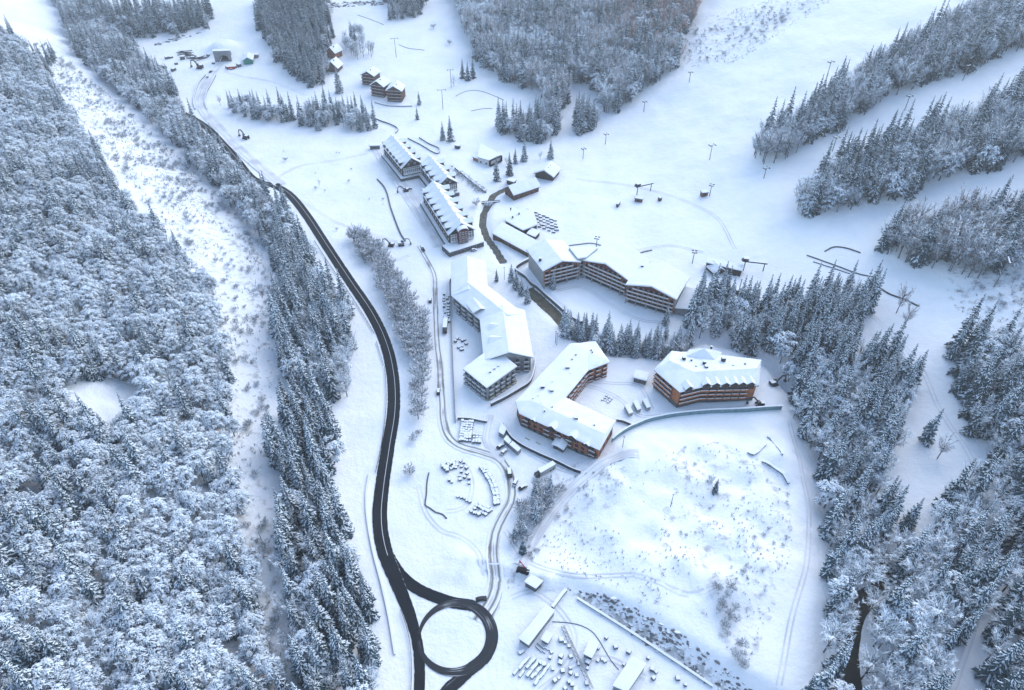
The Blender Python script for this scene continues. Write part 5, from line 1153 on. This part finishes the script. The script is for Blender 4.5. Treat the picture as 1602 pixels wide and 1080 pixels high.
guard_rail('dark guard rail left of the road beside the roundabout', [(627, 955), (637, 985), (643, 1020), (644, 1060), (642, 1100)], 0)

# ------------------------------------------------------------------ lift pylons, poles, lift machines
def pylon(label, u, v, h, rz, arm=5.0):
    o = thing('lift_pylon', label, 'pylon', at(u, v), R(rz), 'ski lift pylons'); p = MB().tube((0, 0, -1), (0, 0, h), .36, .24, 8); p.build('pole', 'metal_grey', o)
    a = MB().box((0, 0, h), (arm, .35, .3)); a.box((0, 0, h + .32), (arm, .6, .18), mi=1); ca = a.build('crossarm', ['metal_dark', 'cap_snow'], o)
    for s in (-1, 1):
        t = MB(); t.box((0, 0, 0), (.35, 3.6, .35))
        for k in (-1.4, -.5, .5, 1.4): t.tube((-.2, k, -.25), (.2, k, -.25), .3, .3, 8)
        t.build('sheave_train', 'metal_dark', o, (s * arm * .46, 0, h + .1))
PY = [(620, 90, 19, 10, 8, 'farthest lift pylon above the stepped chalets'), (706, 137, 17, 10, 6, 'lift pylon in front of a bare tree on the far meadow'), (693, 171, 18, 10, 8, 'lift pylon nearest to the pair of spruces'), (1110, 250, 12, 25, 5, 'lift pylon alone in the middle of the piste'), (1293, 122, 13, 30, 5, 'lift pylon at the tip of the top ridge'),
      (1415, 173, 11, 30, 4, 'lift pylon on the snow between top and middle ridge'), (1506, 126, 11, 30, 4, 'highest lift pylon between top and middle ridge'), (1302, 237, 11, 30, 4, 'lowest lift pylon between top and middle ridge'), (1195, 279, 8, 30, 4, 'short lift pylon below the tip of the top ridge'), (1110, 307, 9, 60, 3, 'lift pylon next to the piste drive hut'),
      (1555, 449, 18, 70, 7, 'tall lift pylon right of the lower ridge'), (1007, 175, 9, 30, 3, 'upper drag lift pole at the piste edge'), (947, 226, 9, 30, 3, 'middle drag lift pole at the piste edge'), (912, 249, 9, 30, 3, 'lower drag lift pole at the piste edge'), (1078, 129, 9, 30, 3, 'small drag lift pole high on the piste'), (1083, 412, 9, 80, 3, 'lift pole left of the dark lift station'), (933, 386, 7, 70, 3, 'lift pole behind the curved hotel')]
for u, v, h, rz, arm, lab in PY: pylon(lab, u, v, h, rz, arm)
def mast(label, u, v, h, r=.16, lean=0, name='wooden_pole', cat='pole'):
    o = thing(name, label, cat, at(u, v)); m = MB().tube((0, 0, -.5), (lean, 0, h), r, r * .7, 6); m.build('shaft', 'metal_dark', o); c = MB().box((lean, 0, h * .96), (1.2, .14, .14)); c.build('crossbar', 'metal_dark', o)
mast('thin wooden pole standing on the white mound', 1049, 793, 9); mast('wooden pole beside the blue-green retaining wall', 974, 700, 8); mast('left leg pole of the pair above the brown house', 871, 540, 9); mast('right leg pole of the pair above the brown house', 869, 537, 9)
mast('tall pole in the creek wood right of the lift station', 1152, 470, 16, .3); mast('dark pole beside the unfinished building crane', 789, 438, 10)
def lift_machine(label, u, v, rz):
    o = thing('lift_drive', label, 'ski lift', at(u, v), R(rz)); m = MB()
    for s in (-6, 6): m.tube((s, 0, -1), (s, 0, 6.5), .35, .3, 6)
    m.build('support', 'metal_dark', o); b = MB(); b.box((0, 0, 6.6), (15, .9, .9)); b.box((0, 0, 7.12), (15, 1.0, .16), mi=1); b.build('beam', ['metal_dark', 'cap_snow'], o)
    w = MB(); w.tube((-6.5, 0, 7.2), (-6.5, 0, 7.7), 2.3, 2.3, 16); w.build('bullwheel', 'metal_dark', o); h = MB(); h.box((-6, 0, 8.4), (3.2, 2.6, 1.6)); h.box((-6, 0, 9.3), (3.4, 2.8, .3), mi=1); h.build('motor_housing', ['metal_dark', 'cap_snow'], o)
lift_machine('dark lift drive frame alone on the open piste', 1007, 302, 24); lift_machine('lift gantry at the right end of the lift station', 1178, 424, -12)
def hut_box(name, label, u, v, rz, s=(4, 3, 2.6), wall='brown_timber'):
    o = thing(name, label, 'hut', at(u, v), R(rz)); MB().box((0, 0, s[2] / 2 - .4), (s[0], s[1], s[2] + .8)).build('wall', wall, o); m = MB(); m.box((0, 0, s[2] + .15), (s[0] * 1.2, s[1] * 1.2, .25)); r = m.build('roof', 'metal_dark', o)
    MB().box((0, 0, s[2] + .55), (s[0] * 1.16, s[1] * 1.16, .5), top=.9).build('snow_cover', 'cap_snow', r); put('window', WIN['dark'], o, (0, -s[1] / 2 - .05, s[2] * .55), 0, (1.4, 1, 1.1)); return o
hut_box('drive_hut', 'small dark hut beside the lift pylon on the piste', 1101, 306, 10, (4.5, 3.5, 3)); hut_box('control_hut', 'dark hut below the lift drive frame', 999, 315, -20, (5.5, 3, 2.6)); hut_box('piste_kiosk', 'tiny kiosk right of the lift drive frame', 1032, 314, 40, (2.2, 2, 2.4)); hut_box('snow_gun_hut', 'snow gun hut standing left on the piste', 967, 322, 65, (5, 1.6, 2.4), 'metal_dark')
hut_box('wood_shed', 'dark open wood shed at the upper edge of the creek wood', 1143, 457, -18, (9, 4, 3), 'dark_timber'); hut_box('kiosk', 'little dark kiosk left of the modern house', 716, 232, -20, (4, 3, 2.4), 'dark_timber'); hut_box('gate_hut', 'dark small shelter at the hotel lane entry', 587, 233, 4, (8, 3, 3), 'dark_stone')
hut_box('hedge_hut', 'dark shed beside the river bend above the barn', 800, 288, -30, (6, 4, 3), 'dark_timber'); hut_box('portal_hut', 'dark plant cabin right of the green site hall', 394, 90, 0, (14, 4, 3), 'concrete')
# footbridge
o = thing('footbridge', 'white snow-covered footbridge over the river', 'bridge', at(768, 320)); m = MB(); m.box((0, 0, 1.6), (14, 2.4, .4), R(8)); m.build('deck', 'concrete', o); s = MB(); s.box((0, 0, 1.98), (14, 2.2, .34), R(8)); s.build('snow_cover', 'cap_snow', o)
for k in (-1.15, 1.15): m = MB(); m.box((0, k, 2.2), (14, .1, .8), R(8)); m.build('railing', 'metal_dark', o)

# ------------------------------------------------------------------ vehicles
def car(label, u, v, rz, paint, snow=False, name='parked_car', cat='car', k=1.0, van=False):
    o = thing(name, label, cat, at(u, v), R(rz)); o.scale = (k, k, k); o.location.z += .35
    b = MB(); b.box((0, 0, .62), (4.5, 1.82, .62), top=.95); b.box((0, 0, .36), (4.3, 1.7, .25)); b.build('body', paint, o)
    c = MB(); L, x = (3.4, -.4) if van else (2.5, -.25); hh = 1.0 if van else .58
    c.box((x, 0, .93 + hh / 2), (L, 1.66, hh), top=.82); c.build('cabin', 'glass' if not van else paint, o)
    t = MB(); t.box((x, 0, .95 + hh), (L * .80, 1.34, .07)); t.build('roof_panel', 'cap_snow' if snow else paint, o)
    if snow: s = MB(); s.box((1.6, 0, .98), (1.2, 1.6, .14)); s.build('bonnet_snow', 'cap_snow', o)
    w = MB().tube((0, -.12, 0), (0, .12, 0), .33, .33, 10).mesh('wheel', 'tyre')
    for sx in (-1.4, 1.4):
        for sy in (-.82, .82): put('wheel', w, o, (sx, sy, .33))
    for sy in (-.62, .62): put('headlight', MB().box((0, 0, 0), (.08, .34, .16)).mesh('headlight', 'white_paint'), o, (2.25, sy, .7))
for a in [('black van parked beside the site cabin', 818, 896, -14, 'black_paint', False, 'black_van', 'van', 1.25, True), ('dark pickup on the bend of the slushy track', 797, 742, 95, 'metal_dark', True, 'pickup', 'truck', 1.25), ('dark car on the upper part of the slushy track', 662, 392, 110, 'metal_dark'), ('grey car left of the track beside the grey thicket', 673, 472, 95, 'metal_dark', True), ('dark car left of the track near the unfinished building', 686, 615, 92, 'metal_dark', True),
          ('silver car parked below the hotel terrace', 741, 393, 12, 'silver_paint', True), ('upper snow-covered car below the trailers', 783, 700, 45, 'metal_dark', True), ('lower snow-covered car below the trailers', 788, 709, 55, 'silver_paint', True), ('car buried in snow beside the round bush', 813, 786, 90, 'silver_paint', True), ('white car beside the slushy track bend', 806, 757, 70, 'silver_paint', True), ('car parked at an angle above the round bush', 818, 764, 35, 'metal_dark', True),
          ('dark car in front of the tunnel mouth', 330, 114, 80, 'metal_dark'), ('pale car behind the dark one on the tunnel road', 325, 122, 100, 'silver_paint', True), ('dark compact loader at the top of the roundabout', 753, 939, 10, 'metal_dark', False, 'small_loader', 'loader'), ('parked car at the edge of the long hotel lane', 640, 297, 20, 'metal_dark', True), ('dark car leaving the packed snow onto the black road', 436, 291, -20, 'black_paint')]: car(*a)
def lorry(label, u, v, rz):
    o = thing('lorry', label, 'truck', at(u, v), R(rz)); o.location.z += .3; MB().box((0, 0, 1.9), (9.0, 2.5, 2.6)).build('box_body', 'pale_concrete', o); MB().box((0, 0, 3.3), (9, 2.5, .25)).build('roof_snow', 'cap_snow', o)
    MB().box((-5.7, 0, 1.5), (2.0, 2.4, 2.2), top=.85).build('cab', 'metal_dark', o); MB().box((-.4, 0, .5), (11, 1.2, .35)).build('chassis', 'tyre', o); w = MB().tube((0, -.2, 0), (0, .2, 0), .5, .5, 10).mesh('wheel', 'tyre')
    for sx in (-5.4, 1.5, 3.2):
        for sy in (-1.1, 1.1): put('wheel', w, o, (sx, sy, .5))
lorry('white lorry parked along the fence of the unfinished building', 697, 512, 90); lorry('snow-covered lorry below the dark yard fence', 855, 738, 35)
def excavator(label, u, v, rz, paint, k=1.0):
    o = thing('excavator', label, 'excavator', at(u, v), R(rz)); o.scale = (k, k, k)
    for s in (-1.2, 1.2): MB().box((0, s, .5), (4.2, .7, .9), top=.85).build('track', 'tyre', o)
    MB().box((-.5, 0, 1.8), (3.6, 2.5, 1.3), top=.92).build('body', paint, o); MB().box((.6, .75, 2.5), (1.6, 1.0, 1.5), top=.85).build('cab', 'glass', o); MB().box((-1.0, 0, 2.55), (2.4, 2.2, .2)).build('snow_cover', 'cap_snow', o)
    MB().beam((.9, -.3, 1.8), (3.6, -.3, 5.2), .5, .7).beam((3.6, -.3, 5.2), (5.6, -.3, 4.6), .45, .6).build('boom', paint, o); MB().beam((5.6, -.3, 4.7), (6.4, -.3, 1.6), .35, .5).build('arm', paint, o); MB().box((6.3, -.3, .9), (1.2, 1.3, 1.0), top=.8).build('bucket', 'metal_dark', o)
excavator('excavator with raised arm on the far site left of the tunnel', 313, 107, 170, 'metal_dark', 1.5); excavator('dark excavator on the snow at the right end of the orange house', 1210, 602, 20, 'metal_dark', 1.1); excavator('excavator beside the retaining wall below the orange house', 1188, 634, 175, 'metal_dark'); excavator('dark digger left of the long hotel lane', 635, 300, 200, 'metal_dark'); excavator('snow-covered digger on the meadow right of the upper road', 385, 217, 150, 'metal_dark', 1.3); excavator('digger at the upper end of the slushy track', 612, 385, 170, 'metal_dark')
excavator('digger right of its neighbour at the end of the slushy track', 628, 384, 10, 'metal_grey')

# ------------------------------------------------------------------ snow-capped blocks, tables, stacks
def block_mesh(s, side='concrete', cap=.28):
    m = MB(); m.box((0, 0, s[2] / 2), s, mi=0); m.box((0, 0, s[2] + cap / 2), (s[0] * .98, s[1] * .98, cap), mi=1, top=.86); return m.mesh('block', [side, 'cap_snow'])
BL = block_mesh((1.5, 1.5, 1.0), 'dark_stone'); SL = block_mesh((1.3, 1.3, 1.1), 'dark_stone'); TB = block_mesh((2.6, .9, .75), 'dark_timber', .2); PLT = block_mesh((1.9, 1.1, .8), 'teal_panel', .25)
def blocks(name, label, cat, pts, me, rz, group, jit=6, ks=(.85, 1.15)):
    pts = sorted(pts, key=lambda p: (round(p[1] / 3), p[0]))
    for i, (u, v) in enumerate(pts):
        p = at(u, v); o = put(name, me, None, p, R(rz + rnd.uniform(-jit, jit))); k = rnd.uniform(*ks); o.scale = (k, k, k * rnd.uniform(.8, 1.3)); tag(o, f'{label}, {ordinal(i) if i else "first"} from the top', cat, group)
def gridp(a, b, c, n, m, j=.5, keep=1.0):
    out = []
    for i in range(n):
        for k in range(m):
            if rnd.random() > keep: continue
            s, t = i / max(1, n - 1), k / max(1, m - 1); out.append((a[0] + (b[0] - a[0]) * s + (c[0] - a[0]) * t + rnd.uniform(-j, j), a[1] + (b[1] - a[1]) * s + (c[1] - a[1]) * t + rnd.uniform(-j, j)))
    return out
blocks('stacked_block', 'snow-capped block in the neat grid below the short dark wall', 'block', gridp((724, 661), (739, 662), (720, 690), 5, 9, .3), SL, 4, 'blocks in the neat grid')
blocks('stacked_block', 'snow-capped block in the small square right of the neat grid', 'block', gridp((742, 682), (751, 682), (741, 693), 3, 4, .3), SL, 4, 'blocks right of the neat grid')
arc = []
for k in range(17):
    t = k / 16; cx, cy = 752 + 22 * t + 6 * math.sin(t * 3.1), 733 + 56 * t
    arc += [(cx + rnd.uniform(-.6, .6), cy + rnd.uniform(-.4, .4)), (cx + 5 + rnd.uniform(-.6, .6), cy - 1 + rnd.uniform(-.4, .4))]
blocks('concrete_block', 'snow-capped block in the long double row beside the track', 'block', arc, BL, 20, 'blocks in the long double row')
blocks('concrete_block', 'snow-capped block in the heap below the double row', 'block', gridp((738, 801), (756, 810), (750, 789), 6, 4, .9, .85), BL, 30, 'blocks in the lower heap', 20)
blocks('concrete_block', 'snow-capped block in the upper left heap of blocks', 'block', gridp((692, 728), (707, 722), (699, 738), 5, 4, 1.0, .8), BL, 10, 'blocks in the upper left heap', 25)
blocks('concrete_block', 'scattered block in the middle of the storage field', 'block', gridp((712, 722), (727, 726), (720, 752), 3, 5, 1.6, .8) + [(716, 778), (722, 779), (727, 781), (730, 784), (735, 786), (703, 752), (707, 755)], BL, 30, 'scattered blocks', 40, (.7, 1.0))
blocks('terrace_table', 'snow-covered table on the terrace beside the restaurant', 'table', gridp((826, 328), (868, 346), (829, 343), 8, 4, .4) + gridp((844, 356), (866, 364), (848, 353), 4, 2, .3), TB, -15, 'tables on the restaurant terrace', 4)
blocks('slab_stack', 'blue-green snow-capped slab stack at the lower left of the pit', 'stack', gridp((806, 1054), (838, 1068), (826, 1030), 5, 6, .7, .9), PLT, 52, 'slab stacks in the pit', 5)
blocks('plank_bundle', 'thin plank bundle above the slab stacks', 'planks', [(843, 1016), (848, 1018), (852, 1014), (857, 1016), (846, 1011)], block_mesh((3.6, .35, .5), 'brown_timber', .15), -40, 'plank bundles in the pit', 6)
blocks('site_crate', 'small snow-covered crate scattered in the building pit', 'crate', [(878, 1002), (884, 1006), (890, 1012), (942, 1032), (946, 1035), (900, 1080), (868, 1066), (874, 1062), (890, 1068), (895, 1072), (1020, 1048), (1026, 1052), (1060, 1062), (1072, 1072), (818, 1020), (814, 1022), (1022, 1062), (918, 1070), (884, 1078)] + gridp((835, 1042), (905, 1058), (860, 1022), 6, 3, 6, .8) + gridp((945, 1000), (1010, 1030), (930, 1020), 4, 2, 6, .7), BL, 35, 'crates in the pit', 40, (.6, 1.2))
blocks('site_crate', 'snow-covered crate beside the fence of the unfinished building', 'crate', gridp((694, 462), (700, 465), (696, 500), 2, 9, 1.2, .85), BL, 5, 'crates along the fence', 30, (.7, 1.1))
blocks('site_crate', 'snow-covered crate in the yard of the unfinished building', 'crate', gridp((713, 530), (725, 526), (720, 548), 4, 5, 2.2, .7), BL, 20, 'material in the yard', 45, (.5, 1.1))
blocks('site_crate', 'dark crate on the far site beside the tunnel', 'crate', [(262, 92), (268, 91), (286, 93), (302, 92), (276, 101), (334, 100), (326, 88), (356, 107), (362, 109), (368, 106), (374, 104), (258, 107), (272, 111)], block_mesh((3, 2, 1.6), 'dark_stone', .3), 10, 'crates by the tunnel', 60, (.8, 1.6))
blocks('pallet', 'flat snow-covered pallet in the yard of the brown house', 'pallet', gridp((943, 626), (952, 630), (948, 620), 3, 3, .6), block_mesh((1.2, .9, .4), 'dark_timber', .2), 30, 'pallets in the yard', 15)
blocks('yellow_barrier', 'yellow-green barrier in front of the brown house', 'barrier', [(825, 687), (842, 694)], block_mesh((2.6, .4, .8), 'yellow_insulation', .1), -30, 'barriers', 10)
for u, v, rz, lab, mt in ((316, 92, 30, 'left steel beam heap', 0), (300, 90, -10, 'right steel beam heap', 0), (290, 84, 20, 'upper steel beam heap', 0)):
    o = thing('steel_heap', f'dark heap of steel beams left of the tunnel, {lab.split()[0]} one', 'heap', at(u, v), R(rz))
    for i in range(9): MB().box((0, 0, 0), (rnd.uniform(8, 15), .45, .45)).build('steel_beam', 'metal_dark', o, (rnd.uniform(-3, 3), rnd.uniform(-5, 5), .4 + .4 * (i % 4)), rnd.uniform(-.5, .5))
o = thing('red_container', 'red container beside the tunnel mouth', 'container', at(362, 108), R(8)); MB().box((0, 0, 1.3), (8, 2.6, 2.6)).build('box_body', 'red_paint', o); MB().box((0, 0, 2.72), (8, 2.6, .25)).build('snow_cover', 'cap_snow', o)
o = thing('red_boom', 'red barrier boom beside the black van', 'boom', at(818, 886), R(-55)); MB().box((0, 0, 1.0), (5, .35, .35)).build('beam', 'red_paint', o); MB().box((-2, 0, .4), (.4, .4, 1.2)).build('post', 'metal_dark', o)
# pale lattice jib lying across the pit
a, b = at(880, 980), at(926, 1080); o = thing('crane_jib', 'pale lattice crane jib lying across the building pit', 'crane', a); L = (b - a); L.z = 0; n = int(L.length / 2.0); d = L.normalized(); s = Vector((-d.y, d.x, 0))
for k, q in ((-.7, 0), (.7, 0), (0, 1.1)): MB().beam(s * k + Vector((0, 0, .6 + q)), L + s * k + Vector((0, 0, .6 + q)), .16).build('chord', 'metal_grey', o)
for i in range(n):
    p, q = d * (2.0 * i), d * (2.0 * (i + 1)); m = MB(); z = Vector((0, 0, .6)); m.beam(p - s * .7 + z, q + s * .7 + z, .1); m.beam(p - s * .7 + z, q + Vector((0, 0, 1.7)), .1); m.beam(p + s * .7 + z, q + Vector((0, 0, 1.7)), .1); m.build('brace', 'metal_grey', o)

# rocks of the cut above the pit and stones in the creek
def rocks(name, label, polys, gap, size, dens, seed, mats=('rock', 'cap_snow')):
    rs = np.random.RandomState(seed); mb = MB()
    for poly in polys:
        x, y, _ = ground([p[0] for p in poly], [p[1] for p in poly]); X, Y = np.meshgrid(np.arange(min(x), max(x), gap), np.arange(min(y), max(y), gap), indexing='ij')
        X = (X + rs.uniform(-.5, .5, X.shape) * gap).ravel(); Y = (Y + rs.uniform(-.5, .5, Y.shape) * gap).ravel(); Z = height(X, Y); u, v, t = to_pix(X, Y, Z); ok = pip(u, v, poly) & (rs.rand(len(X)) < dens + 1.2 * fbm(X / 6, Y / 6, 3))
        for a, b, c in zip(X[ok], Y[ok], Z[ok]):
            s = rs.uniform(*size); n = 6; vs = []; ph = rs.rand() * 6; el = rs.uniform(.8, 2.4); tu = rs.uniform(-.9, .3); ct, stn = math.cos(tu), math.sin(tu)
            for zz, k in ((-.4, 1.0), (.3, .9), (.6, .45)):
                for i in range(n): an = ph + 6.2832 * i / n; r = s * k * rs.uniform(.7, 1.2); rx, ry = r * math.cos(an) * el, r * math.sin(an); vs.append((a + rx * ct - ry * stn, b + rx * stn + ry * ct, c + zz * s * .8))
            mb.add(vs, [(i, (i + 1) % n, n + (i + 1) % n, n + i) for i in range(n)], 0); mb.add(vs, [(n + i, n + (i + 1) % n, 2 * n + (i + 1) % n, 2 * n + i) for i in range(n)] + [tuple(range(2 * n, 3 * n))], 1 if rs.rand() < .40 else 0)
    o = mb.build(name, list(mats)); o['kind'] = 'stuff'; return tag(o, label, 'rocks')
rocks('rock_cut', 'dark broken rock of the cut slope above the building pit', [[(884, 918), (905, 920), (962, 936), (1035, 972), (1098, 1014), (1185, 1085), (1130, 1085), (1060, 1040), (1000, 1000), (940, 962), (905, 940)]], 1.0, (.22, .8), .62, 51)
rocks('creek_stones', 'dark snow-capped stones in the creek bed', [[(1358, 905), (1395, 890), (1392, 920), (1352, 960), (1338, 1010), (1338, 1090), (1308, 1090), (1312, 1000), (1330, 955)]], 2.6, (.4, 1.2), .30, 52)
rocks('far_rubble', 'dark rubble on the bank above the tunnel', [[(240, 70), (262, 62), (312, 50), (312, 54), (265, 66), (244, 74)], [(500, 5), (640, 0), (640, 6), (520, 12)]], 2.4, (.8, 1.8), .40, 53)

# ------------------------------------------------------------------ cold haze filling the valley
def haze():
    m = bpy.data.materials.new('haze'); m.use_nodes = True; nt = m.node_tree
    nt.nodes.remove(nt.nodes['Principled BSDF']); pv = nt.nodes.new('ShaderNodeVolumePrincipled')
    pv.inputs['Color'].default_value = (0.90, 0.94, 1.0, 1); pv.inputs['Density'].default_value = 0.00019; pv.inputs['Anisotropy'].default_value = 0.2
    nt.links.new(pv.outputs[0], nt.nodes['Material Output'].inputs['Volume']); MATS['haze'] = m
    mb = MB(); mb.box((150, 1350, 140), (5600, 4600, 420))
    o = mb.build('haze', 'haze'); o['kind'] = 'stuff'; tag(o, 'thin cold haze hanging in the whole valley', 'haze')
haze()
